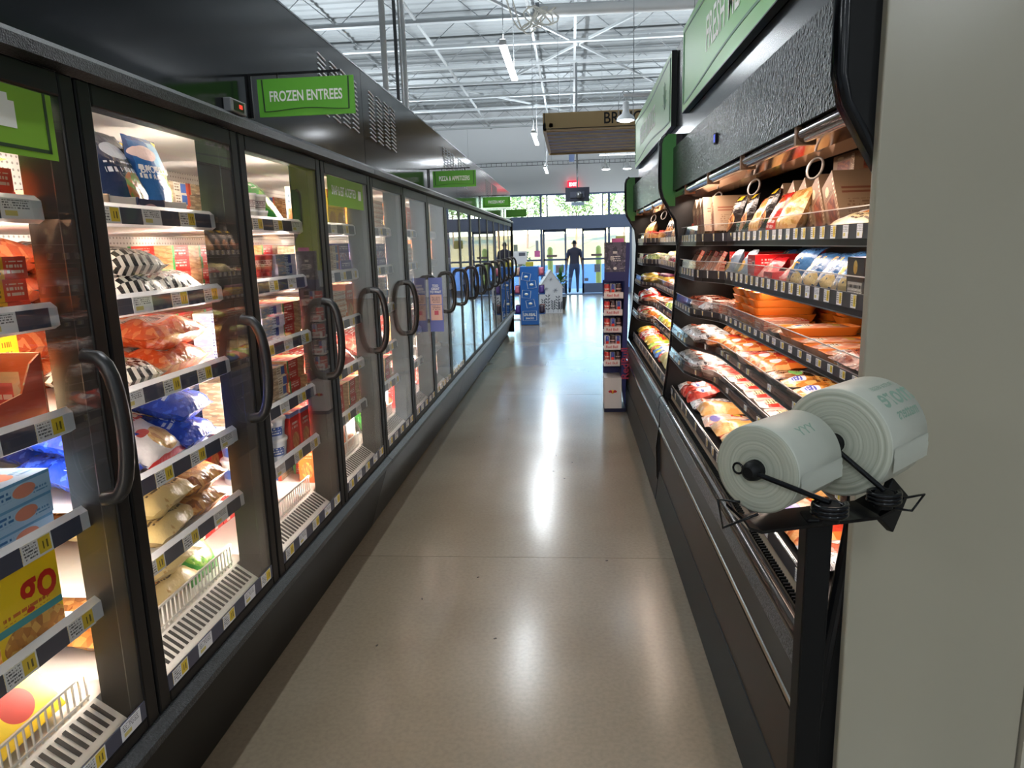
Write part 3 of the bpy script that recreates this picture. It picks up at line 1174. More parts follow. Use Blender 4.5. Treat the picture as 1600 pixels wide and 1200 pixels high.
t = thing('hang_tag', 'blue cardboard tag hooked over a freezer door handle', 'tag', (-1.01, 5.235, 0))
MB().box(-.05, .052, -.006, -.003, .985, 1.385).build('card', mat('tag_blue', '5566a8', .6), t)
PEACH = pmat('tag_panel', 'c9a79c', [('t', .15, .85, .15, .85, '6a5560', 6)], .6)
MB().box(-.042, .044, -.0075, -.006, 1.19, 1.26).build('panel', PEACH, t)
MB().box(-.042, .044, -.0075, -.006, 1.07, 1.185).build('panel', pmat('tag_panel_b', 'c9a79c', [('r', .32, .68, .35, .62, 'b0455a'), ('t', .15, .85, .66, .95, '6a5560', 9)], .6), t)
for s_, z in (('TOO', 1.325), ('GREAT', 1.302), ('TO WAIT', 1.279)):
    lettering(s_, .025, INK, t, (.0, -.006, z), (1, 0, 0), (0, 0, 1), .8, .02)
MB().tube([(-.055, .006, 1.372), (-.03, .01, 1.40), (.0, .004, 1.38)], .006, 6).build('hook', BLK, t)

t = thing('temperature_readout', 'small grey temperature readout with red digits above a freezer door', 'thermometer', (-1.066, 2.315, 2.05))
bevel(MB().box(-.013, .012, -.055, .055, -.012, .03).build('case', mat('readout_grey', '77777a', .4), t), .003)
MB().box(.012, .0135, -.035, .035, -.004, .024).build('display', mat('readout_dark', '1b1416', .3), t)
MB().box(.0135, .0142, .0, .022, .004, .016).build('digits', mat('readout_red', 'c03030', .5, emit='ff3a2a', estr=.8), t)

# ------------------------------------------------------------------ products
PROTO = {}
CATS = {}


def bag_geo(w, h, t, seed, pose, lumps=.0, sag=.25, freq=26, curl=0):
    nx, nz = 11, 13
    b = MB()
    a = math.radians(pose)
    ca, sa = math.cos(a), math.sin(a)
    tot = []
    for side in (-1, 1):
        vs, us = [], []
        for j in range(nz + 1):
            for i in range(nx + 1):
                u, v = i / nx, j / nz
                p = max(0, 1 - abs(2 * u - 1) ** 2.6) ** .6 * max(0, 1 - abs(2 * v - 1) ** 3.2) ** .6
                p *= 1 + sag * (.5 - v) * 2
                x = (u - .5) * w * (1 - .07 * p) + .012 * w * noise.noise((v * 6, seed * 3.1, u * 2))
                z = v * h * (1 - .03 * p) + .012 * h * noise.noise((u * 7, seed * 1.7, 9))
                n = noise.noise((x * freq + seed * 5, z * freq, side * 3.3))
                y = side * (t / 2 * p + lumps * n * min(1, p * 2)) + .06 * t * noise.noise((u * 5, v * 5, seed))
                y += curl * max(0, v - .75) ** 2 * 16
                vs.append((x, y * ca - z * sa, y * sa + z * ca))
                us.append((u, v))
        fs, uu = [], []
        for j in range(nz):
            for i in range(nx):
                k = j * (nx + 1) + i
                f = (k, k + 1, k + nx + 2, k + nx + 1)
                if side > 0:
                    f = f[::-1]
                fs.append(f)
                uu.append([us[q] for q in f])
        b.add(vs, fs, 0, uu, True)
    settle(b)
    b.dim = (w, h, t, a)
    return b


def settle(b):
    z0 = min(p[2] for p in b.v)
    y0 = (min(p[1] for p in b.v) + max(p[1] for p in b.v)) / 2
    b.v = [(p[0], p[1] - y0, p[2] - z0) for p in b.v]
    b.off = (-y0, -z0)


def ext(b):
    xs, ys, zs = zip(*b.v)
    return max(xs) - min(xs), max(ys) - min(ys), max(zs) - min(zs)


def box_geo(w, d, h, pose=0, flap=False):
    b = MB()
    b.box(-w / 2, w / 2, -d / 2, d / 2, 0, h, 0)
    if pose:
        m = Matrix.Rotation(math.radians(pose), 4, 'X')
        b.v = [tuple(m @ Vector(p)) for p in b.v]
        settle(b)
    return b


def rrect(w, d, r, n=4):
    pts = []
    for cx, cy, a0 in ((w / 2 - r, d / 2 - r, 0), (-w / 2 + r, d / 2 - r, 90), (-w / 2 + r, -d / 2 + r, 180), (w / 2 - r, -d / 2 + r, 270)):
        for k in range(n + 1):
            a = math.radians(a0 + 90 * k / n)
            pts.append((cx + r * math.cos(a), cy + r * math.sin(a)))
    return pts


def loft(b, rings, mi=0, cap0=True, cap1=True, sm=True, w=1, d=1):
    n = len(rings[0])
    vs = [p for r in rings for p in r]
    fs, us = [], []

    def U(p):
        return (p[0] / w + .5, p[1] / d + .5)
    for k in range(len(rings) - 1):
        for j in range(n):
            f = (k * n + j, k * n + (j + 1) % n, (k + 1) * n + (j + 1) % n, (k + 1) * n + j)
            fs.append(f)
            us.append([U(vs[q]) for q in f])
    b.add(vs, fs, mi, us, sm)
    if cap0:
        b.add(rings[0], [tuple(range(n))[::-1]], mi, [[U(p) for p in rings[0]][::-1]])
    if cap1:
        b.add(rings[-1], [tuple(range(n))], mi, [[U(p) for p in rings[-1]]])


def tray_geo(w, d, h, r=.02):
    b = MB()
    rings = []
    for (ins, z) in ((.012, 0), (.002, h * .8), (0, h), (.004, h), (.008, h * .75)):
        rings.append([(x, y, z) for x, y in rrect(w - 2 * ins, d - 2 * ins, r)])
    loft(b, rings, 0, True, True, False, w, d)
    return b


def mound_geo(w, d, h, z, seed, lump=.25, freq=30):
    b = MB()
    nx, ny = 12, 12
    vs, fs, us = [], [], []
    for j in range(ny + 1):
        for i in range(nx + 1):
            u, v = i / nx, j / ny
            p = max(0, 1 - abs(2 * u - 1) ** 3.2) ** .7 * max(0, 1 - abs(2 * v - 1) ** 3.2) ** .7
            q = noise.noise(((u - .5) * w * freq + seed * 7, (v - .5) * d * freq, seed))
            vs.append(((u - .5) * w, (v - .5) * d, z + h * p * (1 + lump * q)))
    for j in range(ny):
        for i in range(nx):
            k = j * (nx + 1) + i
            f = (k, k + 1, k + nx + 2, k + nx + 1)
            fs.append(f)
            us.append([(vs[q][0] / w + .5, vs[q][1] / d + .5) for q in f])
    b.add(vs, fs, 0, us, True)
    return b


def reg(kind, name, cat, desc, geos, parts=()):
    """geos: list of (MB, mat) variants of the body; parts: (name, MB, mat)"""
    PROTO[kind] = dict(name=name, cat=cat, desc=desc, geos=[(g, m, ext(g)) for g, m in geos], parts=parts, obs={})


def put(kind, loc, rz, where, var=None, group=True):
    P = PROTO[kind]
    k = R.randrange(len(P['geos'])) if var is None else var
    lb = P['desc'] + ' ' + where
    gp = P['desc'] + ' ' + where
    if k in P['obs']:
        return dup(P['obs'][k], loc, rz, lb, gp)
    g, m, e = P['geos'][k]
    o = g.build(P['name'], m, None, loc, rz)
    tag(o, lb, P['cat'], gp)
    for nm, b, mm in P['parts']:
        b.build(nm, mm, o)
    P['obs'][k] = o
    return o


# ---- packs
V = lambda *a, **k: bag_geo(*a, **k)
CRK = (60, .6, 3, .006)
B_VEG = pmat('print_blue_vegetable', '2467b4', [('F', .5, 1, 0, 1, '6f9c3c', '9fc060', 9, '4f7d2c'), ('r', .5, 1, .62, 1, '9cc7e6'), ('f', .74, .28, .3, .24, '4d8a2e', '86b54a', 14, 'd8e2b0'), ('r', 0, .06, 0, 1, '17488c'), ('e', .32, .8, .3, .09, 'e8d3d6'), ('t', .08, .6, .48, .68, 'f2f6fb', 10), ('r', .0, 1, .95, 1, '1d4f94'), ('e', .9, .95, .08, .04, 'e8cf3c')], .22, CRK, .4)
reg('veg', 'vegetable_bag', 'bag', 'blue bag pictured with green broccoli', [(V(.19, .25, .08, s, -8, .006), B_VEG) for s in (1, 2)])
reg('veglow', 'vegetable_bag', 'bag', 'reclining blue bag of green vegetables', [(V(.20, .27, .08, 21, -68, .004), B_VEG)])
B_DARK = pmat('print_navy_vegetable', '1c2a4c', [('f', .6, .3, .35, .22, 'b0643a', '6c8a3c', 12), ('e', .45, .75, .3, .1, 'b7c8de'), ('t', .1, .8, .5, .62, 'd7dff0', 10)], .2, CRK, .5)
reg('navy', 'vegetable_bag', 'bag', 'dark blue glossy bag of frozen vegetables', [(V(.21, .26, .09, 3, -18, .006), B_DARK)])
B_ORC = pmat('print_orange_carton', 'f0b12c', [('r', 0, .24, 0, 1, 'd8411f'), ('r', .68, 1, 0, 1, 'e1503a'), ('t', .3, .64, .2, .85, '8a5a1a', 5), ('t', .72, .96, .2, .8, 'f5d5c0', 4)], .4)
reg('orangebox', 'snack_carton', 'carton', 'orange yellow frozen snack carton', [(box_geo(.21, .15, .047), B_ORC)])
B_CHK = pmat('print_checked_bag', 'f2efe8', [('c', '232021', 14), ('f', .5, .55, .34, .3, 'c9b58a', '8aa06a', 12, 'e6dfc8'), ('b', .3, .62, .1, .3, '2a2627', 60)], .25, CRK, .4)
reg('check', 'vegetable_bag', 'bag', 'black white checked vegetable bag', [(V(.25, .24, .085, s, -86, .013, freq=17), B_CHK) for s in (4, 5)])
B_CAR = pmat('print_carrot_bag', 'd96a3a', [('F', 0, 1, 0, 1, 'd2572a', 'e88a55', 18, 'c65a33'), ('r', .22, .62, .18, .62, 'eadcd2'), ('b', .25, .6, .24, .56, '4a3a36', 46)], .25, CRK, .4)
reg('carrot', 'vegetable_bag', 'bag', 'orange carrot bag with barcode panel', [(V(.31, .27, .09, s, -86, .014, freq=17), B_CAR) for s in (6, 7)])
B_WAF = pmat('print_waffle', 'f2ce1e', [('f', .55, .2, .5, .22, 'c98a3c', 'e6b45c', 11, 'a86b2c'), ('r', 0, 1, .36, .44, '3f9aa5'), ('t', .1, .8, .46, .56, 'c4661c', 14)], .4)
reg('waffle', 'waffle_box', 'box', 'tall yellow waffle box with red script', [(box_geo(.18, .06, .203), B_WAF)])
B_POP = pmat('print_popsicle', 'cf2a20', [('r', 0, .38, 0, 1, '3a6aa8'), ('e', .62, .45, .2, .4, 'ec9a6a'), ('r', .58, .66, 0, .12, 'e8d2a0'), ('e', .85, .2, .12, .1, '2c6ab4'), ('e', .85, .2, .07, .06, 'e8cf3c'), ('t', .05, .35, .55, .9, 'f0e8e0', 9)], .4)
reg('pop', 'popsicle_box', 'box', 'tall red and blue popsicle box', [(box_geo(.20, .08, .20), B_POP)])
B_LBL = pmat('print_light_blue_carton', 'a9cdea', [('e', .62, .5, .16, .3, 'e2917a'), ('r', 0, 1, .86, 1, '6ba3d2'), ('t', .1, .44, .3, .75, '2f6fae', 5), ('t', .74, .95, .2, .5, '5b8fc0', 6)], .4)
reg('lblue', 'fish_carton', 'carton', 'light blue frozen fish carton', [(box_geo(.21, .14, .05), B_LBL)])
B_CRM = pmat('print_cream_bag', 'cdb67e', [('r', .32, .68, .30, .46, '4e2f1a'), ('e', .5, .38, .09, .04, 'd9c08a'), ('f', .56, .74, .40, .2, 'd08a34', 'e8bc62', 10, '9c602a'), ('t', .12, .88, .14, .24, '54452e', 22), ('n', 'b08c50', 5, .6)], .3, CRK, .2)
reg('cream', 'potato_bag', 'bag', 'cream potato bag with brown emblem', [(V(.27, .31, .09, s, p, .014, freq=17, curl=.02), B_CRM) for s, p in ((8, -86), (9, -83), (10, -88))])
B_CR2 = pmat('print_cream_fries', 'd6c28c', [('f', .66, .42, .32, .26, 'e8a93a', 'f0c66a', 13, 'c98a2c'), ('r', .08, .5, .52, .7, '2f63a8'), ('t', .1, .48, .53, .69, 'f0ecd8', 16), ('r', .3, .62, .08, .2, '6b4a2a'), ('t', .32, .6, .09, .19, 'e6d6a4', 24)], .3, CRK, .2)
reg('cream2', 'potato_bag', 'bag', 'large cream bag of fries with blue label', [(V(.30, .32, .09, 11, -86, .012, curl=.02), B_CR2)])
B_BRN = pmat('print_brown_snack', '8a5a30', [('F', 0, 1, 0, .6, 'b8763a', '8a4f24', 12, 'd9a35c'), ('e', .4, .7, .3, .16, '5c2f5e'), ('t', .1, .8, .8, .9, 'ead9b0', 26)], .25, CRK, .4)
reg('brown', 'snack_bag', 'bag', 'brown glossy bag of frozen snacks', [(V(.24, .28, .08, s, -86, .013, freq=18), B_BRN) for s in (12, 13)])
B_FRY = pmat('print_white_fries', 'ece4e2', [('f', .62, .24, .3, .18, 'd99f3e', 'e8c06c', 14, 'b97f2c'), ('e', .35, .4, .12, .06, 'c53a30'), ('r', 0, 1, 0, .05, 'd03030'), ('t', .1, .6, .62, .8, 'b9a6a4', 12)], .28, CRK, .3)
reg('fries', 'fries_bag', 'bag', 'white fries bag with red lettering', [(V(.24, .25, .09, 14, -56, .005), B_FRY)])
B_RBL = pmat('print_royal_blue', '1f3fae', [('n', '3a63d8', 7, .55), ('f', .66, .72, .3, .2, 'e0a53a', 'f0cf7a', 12), ('n', '16297e', 9, .62), ('t', .1, .5, .3, .5, 'd6def6', 12)], .16, CRK, .6)
reg('royal', 'potato_bag', 'bag', 'royal blue glossy potato bag', [(V(.22, .24, .09, s, -76, .016, freq=20), B_RBL) for s in (15, 16)])
B_PUR = pmat('print_purple_bag', '6a3f9a', [('f', .55, .6, .4, .25, 'c98a44', 'e0b070', 11, '8a5a2a'), ('t', .1, .7, .2, .4, 'e4d8f2', 12)], .25, CRK, .4)
reg('purple', 'snack_bag', 'bag', 'purple bag of frozen snacks', [(V(.24, .24, .09, 17, -60, .006), B_PUR)])
B_FST = pmat('print_fish_stick', 'f2d21c', [('e', .5, .36, .24, .2, 'c8321e'), ('r', .3, .8, .78, .92, 'd2401f'), ('t', .2, .8, .6, .72, 'b0461c', 12), ('F', .08, .3, .55, .95, 'd99a3c', 'e8b45c', 9)], .4)
reg('sticks', 'fish_stick_carton', 'carton', 'yellow fish carton with red emblem', [(box_geo(.19, .05, .22, -58), B_FST), (box_geo(.19, .05, .20, -36), B_FST)])
B_RED = pmat('print_red_carton', 'd02a24', [('f', .5, .3, .36, .2, 'b5703a', 'd99a5c', 8), ('r', 0, 1, .9, 1, '7a8ac0'), ('t', .2, .8, .6, .8, 'f2dcd6', 10), ('r', .3, .55, .02, .12, 'eadcd4')], .4)
reg('red', 'meal_carton', 'carton', 'red upright frozen meal carton', [(box_geo(.095, .15, .175), B_RED)])
B_RDF = pmat('print_red_flat', 'c8302a', [('t', .1, .5, .2, .8, 'f0d8d0', 4), ('F', .6, 1, 0, 1, 'b98a5a', 'd9b080', 6), ('r', 0, .08, 0, 1, '3a8a4a')], .4)
reg('redflat', 'meal_carton', 'carton', 'flat red frozen meal carton', [(box_geo(.19, .16, .042), B_RDF)])
B_MEAL = pmat('print_meal', 'd8cdbc', [('r', .72, .9, .1, .9, '3f63ae'), ('F', 0, .5, 0, 1, 'a58a6c', 'c8b294', 6, '8a7a66'), ('r', .9, 1, 0, 1, 'c05038'), ('t', .52, .7, .15, .85, '7c6a58', 4)], .4)
reg('meal', 'meal_carton', 'carton', 'flat beige frozen meal carton', [(box_geo(.20, .16, .04), B_MEAL)])
B_MEALB = pmat('print_meal_blue', 'b9c6de', [('r', .75, 1, 0, 1, 'd8d2ea'), ('F', 0, .42, 0, 1, '8c9ab8', 'c2b8b0', 6), ('r', .6, .75, .1, .9, '3b4fa8'), ('t', .43, .6, .15, .85, '4f5f88', 4)], .4)
reg('mealb', 'meal_carton', 'carton', 'flat pale blue frozen meal carton', [(box_geo(.20, .16, .042), B_MEALB)])
B_CRMB = pmat('print_cream_box', 'eadfca', [('r', 0, 1, .4, .6, 'd9a27a'), ('t', .1, .9, .1, .9, 'a08468', 4)], .4)
reg('creamflat', 'pizza_carton', 'carton', 'flat cream pizza carton', [(box_geo(.22, .18, .028), B_CRMB)])
B_ORB = pmat('print_orange_box', 'e2732a', [('f', .5, .3, .35, .2, 'b5703a', 'e0b45c', 8), ('t', .15, .85, .6, .85, 'f6e2c4', 9)], .4)
reg('orange', 'snack_box', 'box', 'upright orange frozen snack box', [(box_geo(.13, .08, .20), B_ORB)])
B_YEL = pmat('print_yellow_box', 'e6c72a', [('f', .5, .3, .36, .2, 'b98a3a', 'd9b45c', 8), ('t', .15, .85, .55, .85, '9a5a1a', 8), ('r', .0, .2, .8, 1, 'c8402a')], .4)
reg('yellow', 'dinner_box', 'box', 'upright yellow frozen dinner box', [(box_geo(.15, .06, .20), B_YEL)])
B_PRB = pmat('print_purple_box', '5a4a9c', [('F', 0, 1, .0, .45, 'd9d2ea', '8a7ab8', 8, 'b04a6a'), ('t', .1, .9, .6, .85, 'f0ecf8', 9)], .4)
reg('purplebox', 'snack_box', 'box', 'purple and white frozen snack box', [(box_geo(.17, .10, .085), B_PRB)])
B_WHT = pmat('print_white_box', 'ebe7e2', [('F', .1, .9, .1, .5, 'd98a5a', 'e8c49a', 7, 'b95a3a'), ('t', .15, .85, .6, .85, '3f6f9a', 8)], .4)
reg('white', 'meal_carton', 'carton', 'white upright frozen meal carton', [(box_geo(.16, .07, .19), B_WHT)])
B_PNK = pmat('print_pink_bag', 'cf4a44', [('F', 0, 1, .1, .6, 'd8604a', 'e8a08a', 10, 'b0302c'), ('t', .15, .85, .7, .9, 'f6e4e0', 14)], .25, CRK, .4)
reg('pinkbag', 'meat_bag', 'bag', 'red glossy bag of frozen meat', [(V(.20, .22, .08, s, -58, .006), B_PNK) for s in (18, 19)])
B_GRN = pmat('print_green_bag', '3c9a3c', [('f', .5, .45, .4, .3, '8cc04a', 'c2d88a', 11, '2f7a2f'), ('t', .15, .85, .8, .92, 'eaf4e0', 14)], .25, CRK, .4)
reg('greenbag', 'vegetable_bag', 'bag', 'green bag of frozen vegetables', [(V(.19, .22, .07, 20, -30, .006), B_GRN)])
B_TRY = pmat('print_shipping_tray', 'b9a48e', [('r', .1, .5, .2, .75, 'a38c76'), ('t', .15, .48, .3, .7, '5c4a3c', 6)], .7)
B_TRW = pmat('print_white_tray', 'e2d9d4', [('t', .2, .8, .25, .75, '6b5f68', 5)], .7)
B_TRN = pmat('print_navy_tray', '2c3152', [('e', .45, .5, .3, .3, 'c9a0a6')], .6)


def tray_box(w, d, h):
    b = MB()
    b.box(-w / 2, w / 2, -d / 2, -d / 2 + .004, 0, h)
    b.box(-w / 2, w / 2, d / 2 - .004, d / 2, 0, h)
    b.box(-w / 2, -w / 2 + .004, -d / 2, d / 2, 0, h * 1.05)
    b.box(w / 2 - .004, w / 2, -d / 2, d / 2, 0, h * 1.05)
    b.box(-w / 2, w / 2, -d / 2, d / 2, 0, .004)
    return b


reg('kraft_tray', 'shipping_tray', 'tray', 'brown cardboard shipping tray', [(tray_box(.17, .24, .06), B_TRY)])
reg('white_tray', 'shipping_tray', 'tray', 'white cardboard shipping tray', [(tray_box(.12, .24, .06), B_TRW)])
reg('navy_tray', 'shipping_tray', 'tray', 'navy cardboard shipping tray', [(tray_box(.13, .24, .06), B_TRN)])
TUBW = pmat('print_tub', 'dfe4ee', [('F', 0, 1, .25, .75, 'dfe4ee', 'b8c6e2', 3), ('r', .1, .45, .3, .72, '3558a8'), ('r', .6, .95, .3, .72, '3558a8'), ('t', .12, .43, .35, .7, 'e8ecf6', 8)], .35)
_b = MB().lathe([(.058, 0), (.066, .085)], 18)
reg('tub', 'food_tub', 'tub', 'white round tub with blue label', [(_b, TUBW)], [('lid', MB().lathe([(.069, .082), (.071, .086), (.069, .094), (.03, .095)], 18), mat('tub_lid', 'e9ebf0', .35))])
CUPM = pmat('print_cup', 'd8d6d2', [('r', 0, 1, .25, .7, '9a8a8c'), ('t', .05, .95, .3, .65, 'e8e2de', 9)], .35)
reg('cup', 'food_cup', 'cup', 'small round frozen cup', [(MB().lathe([(.036, 0), (.044, .06)], 14), CUPM)], [('lid', MB().lathe([(.046, .058), (.046, .066), (.02, .067)], 14), mat('tub_lid', '', .35))])
CUPR = pmat('print_cup_red', 'c94a44', [('r', 0, 1, .3, .7, 'e4b0a6'), ('t', .05, .95, .3, .65, '9a2a2a', 9)], .35)
reg('redcup', 'food_cup', 'cup', 'red round frozen cup', [(MB().lathe([(.040, 0), (.046, .055), (.046, .062), (.02, .063)], 14), CUPR)])
B_OPEN = pmat('print_open_case', 'e2733a', [('F', 0, .72, .0, .75, 'e8c98a', 'e09a5c', 5, 'd8d0b8'), ('r', .3, .62, .2, .6, 'd8604a'), ('t', .33, .6, .3, .5, 'f0e0c8', 8), ('r', .0, 1, 0, .06, 'b8401f')], .45)
_b = MB()
_b.prism([(-.12, 0), (.12, 0), (.12, .17), (.085, .15), (.05, .09), (-.12, .06)], 'y', -.10, -.095, 0)
_b.prism([(-.12, 0), (.12, 0), (.12, .17), (-.12, .17)], 'y', .095, .10, 0)
_b.box(.115, .12, -.10, .10, 0, .17)
_b.box(-.12, -.115, -.10, .10, 0, .06)
_b.box(-.12, .12, -.10, .10, 0, .005)
reg('opencase', 'display_case_box', 'box', 'torn-open orange display box', [(_b, B_OPEN)])

ORDS = ['top', 'second', 'third', 'fourth', 'fifth', 'bottom']


NTH = ['first', 'second', 'third', 'fourth', 'fifth', 'sixth', 'seventh', 'eighth', 'ninth', 'tenth', 'eleventh', 'twelfth', 'thirteenth', 'fourteenth',
       'fifteenth', 'sixteenth', 'seventeenth', 'eighteenth', 'nineteenth', 'twentieth'] + ['next'] * 30
LEVEL = ['lowest', 'second up', 'third up', 'fourth up', 'fifth up', 'sixth up', 'seventh up', 'eighth up']


def label_for(desc, nth, q, hi, row, place):
    s = desc + ', ' + NTH[nth] + ' along'
    if hi > 1:
        s += ', ' + LEVEL[q]
    if row:
        s += ', ' + row
    return s + ', ' + place


def fillL(d, s, items, x=-1.20, cyc=True, row='', far=True):
    """items run from the far mullion back towards the camera: (kind, how many along, how many high, gap after)"""
    y0 = YD0 + d * PITCH + .06
    y1 = YD0 + (d + 1) * PITCH - .05
    y = y1
    z = SHELF_Z[s] - .0145 if s < 5 else DECK_Z + .0005
    zt = (SHELF_Z[s - 1] - .035) if s else 1.985
    place = '%s shelf, %s freezer door' % (ORDS[s], ORD[d])
    if s == 5:
        x = min(x, -1.224)
    nth = 0
    made = []
    for rep in range(6 if cyc else 1):
        any_ = False
        for it in items:
            if not isinstance(it, tuple):
                if rep == 0:
                    y -= it
                continue
            kind, n, hi = it[0], it[1], it[2]
            gap = it[3] if len(it) > 3 else .004
            P = PROTO[kind]
            soft = P['cat'] == 'bag'
            for _ in range(n):
                v = R.randrange(len(P['geos']))
                w, dp, h = P['geos'][v][2]
                if y - w < y0 - (.02 if soft else 0):
                    continue
                any_ = True
                zz = z
                for q in range(hi):
                    if zz + h > zt + .004:
                        break
                    jx = R.uniform(-.006, .004)
                    rz = PI / 2 + (R.uniform(-.14, .14) if soft else R.uniform(-.03, .03))
                    o = put(kind, (x - dp / 2 + jx - (.0 if not soft else R.uniform(0, .02)), y - w / 2, zz), rz, 'on the %s shelf behind the %s freezer door' % (ORDS[s], ORD[d]), v)
                    made.append((o, P['desc'], nth, q, hi))
                    zz += h * (.78 if soft and h < .14 else 1.0) + (.0005 if not soft else 0)
                y -= w * (.95 if soft else 1) + gap
                nth += 1
        if not any_:
            break
    for o, ds, k, q, hi in made:
        o['label'] = label_for(ds, nth - 1 - k, q, hi, row, place)


# nearest door: only its far half is in the picture
fillL(0, 0, [.02, ('orangebox', 3, 2)], x=-1.185)
fillL(0, 1, [.02, ('orangebox', 2, 3), ('lblue', 1, 1)], x=-1.185)
fillL(0, 2, [.015, ('opencase', 1, 1, .02), ('check', 2, 2)], x=-1.185)
fillL(0, 3, [.05, ('lblue', 1, 3, .01), ('pop', 1, 1, .01), ('lblue', 1, 3)], x=-1.185)
fillL(0, 4, [.0, ('cream2', 1, 1)], x=-1.262, cyc=False)
fillL(0, 4, [.075, ('waffle', 1, 1, .02)], x=-1.178, cyc=False, row='front')
fillL(0, 5, [.06, ('sticks', 3, 1, .0)], x=-1.215)
fillL(0, 2, [.0, ('carrot', 1, 2), ('check', 1, 2)], x=-1.41, row='rear')
fillL(0, 3, [.0, ('pinkbag', 3, 1)], x=-1.36, row='rear')
fillL(0, 4, [.0, ('cream', 2, 2)], x=-1.53, row='rear')
fillL(0, 5, [.0, ('purple', 1, 1), ('cream', 1, 1), ('purple', 1, 1)], x=-1.43, row='rear')
fillL(0, 1, [.0, ('check', 2, 2)], x=-1.40, row='rear')
fillL(0, 0, [.0, ('meal', 3, 4)], x=-1.42, row='rear')
# second door
fillL(1, 0, [.10, ('white_tray', 1, 1, .004), ('navy_tray', 1, 1, .004), ('white_tray', 1, 1, .004), ('kraft_tray', 1, 1)], x=-1.178, cyc=False)
fillL(1, 1, [.0, ('check', 1, 1, -.03), ('check', 1, 2, -.03), ('carrot', 1, 2)], x=-1.185)
fillL(1, 2, [.0, ('carrot', 1, 2, -.02), ('check', 2, 1)], x=-1.185)
fillL(1, 3, [.01, ('royal', 1, 2, -.02), ('fries', 1, 1, .0), ('royal', 1, 2, -.02)], x=-1.185)
fillL(1, 4, [.0, ('brown', 1, 2, -.03), ('cream', 1, 2, -.02), ('cream', 1, 2)], x=-1.18)
fillL(1, 5, [.0, ('greenbag', 1, 1, -.04), ('cream', 1, 2, -.02), ('brown', 1, 2)], x=-1.21)
fillL(1, 1, [.02, ('carrot', 2, 2)], x=-1.46, row='rear')
fillL(1, 2, [.02, ('yellow', 1, 1, .02), ('carrot', 1, 2)], x=-1.48, row='rear')
fillL(1, 3, [.02, ('royal', 3, 2)], x=-1.46, row='rear')
fillL(1, 4, [.0, ('cream', 1, 2), ('brown', 3, 2)], x=-1.49, row='rear')
fillL(1, 5, [.0, ('brown', 1, 2), ('cream', 3, 2)], x=-1.51, row='rear')
# third door
fillL(2, 0, [.02, ('greenbag', 1, 1), ('cup', 6, 2, .004)], x=-1.185)
fillL(2, 1, [.01, ('mealb', 1, 3), ('redcup', 2, 2, .006), ('cup', 3, 2, .006)], x=-1.185)
fillL(2, 2, [.01, ('redflat', 1, 4), ('mealb', 2, 4, .01)], x=-1.18)
fillL(2, 3, [.01, ('redflat', 1, 4), ('meal', 2, 4, .01)], x=-1.18)
fillL(2, 4, [.01, ('red', 2, 1), ('tub', 3, 2, .006)], x=-1.185)
fillL(2, 5, [.01, ('red', 6, 1, .004)], x=-1.42)
for s, k in ((0, 'meal'), (1, 'redflat'), (2, 'redflat'), (3, 'mealb'), (4, 'red')):
    fillL(2, s, [.02, (k, 3, 4 if k != 'red' else 1)], x=-1.40, row='rear')
# fourth door
fillL(3, 0, [.01, ('yellow', 3, 1), ('white', 1, 1)], x=-1.185)
fillL(3, 1, [.01, ('purplebox', 1, 2), ('meal', 2, 4)], x=-1.18)
fillL(3, 2, [.01, ('orange', 1, 1), ('creamflat', 2, 6)], x=-1.18)
fillL(3, 3, [.01, ('pinkbag', 3, 1)], x=-1.185)
fillL(3, 4, [.01, ('redflat', 3, 4)], x=-1.18)
fillL(3, 5, [.01, ('white', 1, 1, .02), ('orange', 1, 1), ('redflat', 1, 3)], x=-1.21)
for s, k in ((0, 'meal'), (1, 'redflat'), (2, 'meal'), (3, 'redflat'), (5, 'meal')):
    fillL(3, s, [.02, (k, 3, 4)], x=-1.40, row='rear')
# the next doors show less and less behind the mirror of their glass
PLAN = {
    4: [[('creamflat', 1, 7), ('orange', 2, 1)], [('purplebox', 3, 2)], [('meal', 1, 5), ('creamflat', 1, 6)], [('pinkbag', 3, 1)], [('redflat', 1, 4), ('brown', 1, 2)], [('white', 2, 1), ('greenbag', 1, 1)]],
    5: [[('orange', 2, 1), ('purplebox', 1, 2)], [('creamflat', 2, 6)], [('white', 3, 1)], [('redflat', 2, 4)], [('pinkbag', 3, 1)], [('red', 5, 1)]],
    6: [[('yellow', 2, 1)], [('orange', 4, 1)], [('meal', 2, 4)], [('redflat', 2, 3)], [('white', 3, 1)], [('pinkbag', 2, 1)]],
    7: [[('white', 3, 1)], [('orange', 3, 1)], [('redflat', 3, 3)], [('creamflat', 2, 5)], [('pinkbag', 3, 1)], [('meal', 3, 3)]],
}
for d, rows in PLAN.items():
    for s, it in enumerate(rows):
        fillL(d, s, [.01] + it, x=-1.185)
kinds = ['white', 'orange', 'yellow', 'red', 'pinkbag', 'purplebox']
for d in range(8, 16):
    for s in range(6):
        k = kinds[(d * 5 + s * 3) % 6]
        fillL(d, s, [.05, (k, 3, 1, .05)], x=-1.20, cyc=False)

# a few single packs placed by hand
w1 = 'in top shelf trays, second freezer door'
put('navy', (-1.285, 1.99, 1.6995), PI / 2 + .1, w1, 0)
put('veg', (-1.36, 2.10, 1.6995), PI / 2 - .05, w1, 0)
put('veg', (-1.27, 2.13, 1.6995), PI / 2 + .06, w1, 1)['label'] = 'blue bag pictured with green broccoli, farther of two in top shelf trays'
w0 = 'above cartons, top shelf, nearest freezer door'
put('veglow', (-1.32, 1.38, 1.6955 + .0955), PI / 2 + .03, w0, 0)
put('veglow', (-1.32, 1.17, 1.6955 + .0955), PI / 2 - .08, w0, 0)['label'] = 'reclining blue vegetable bag above the orange cartons, nearer of two'


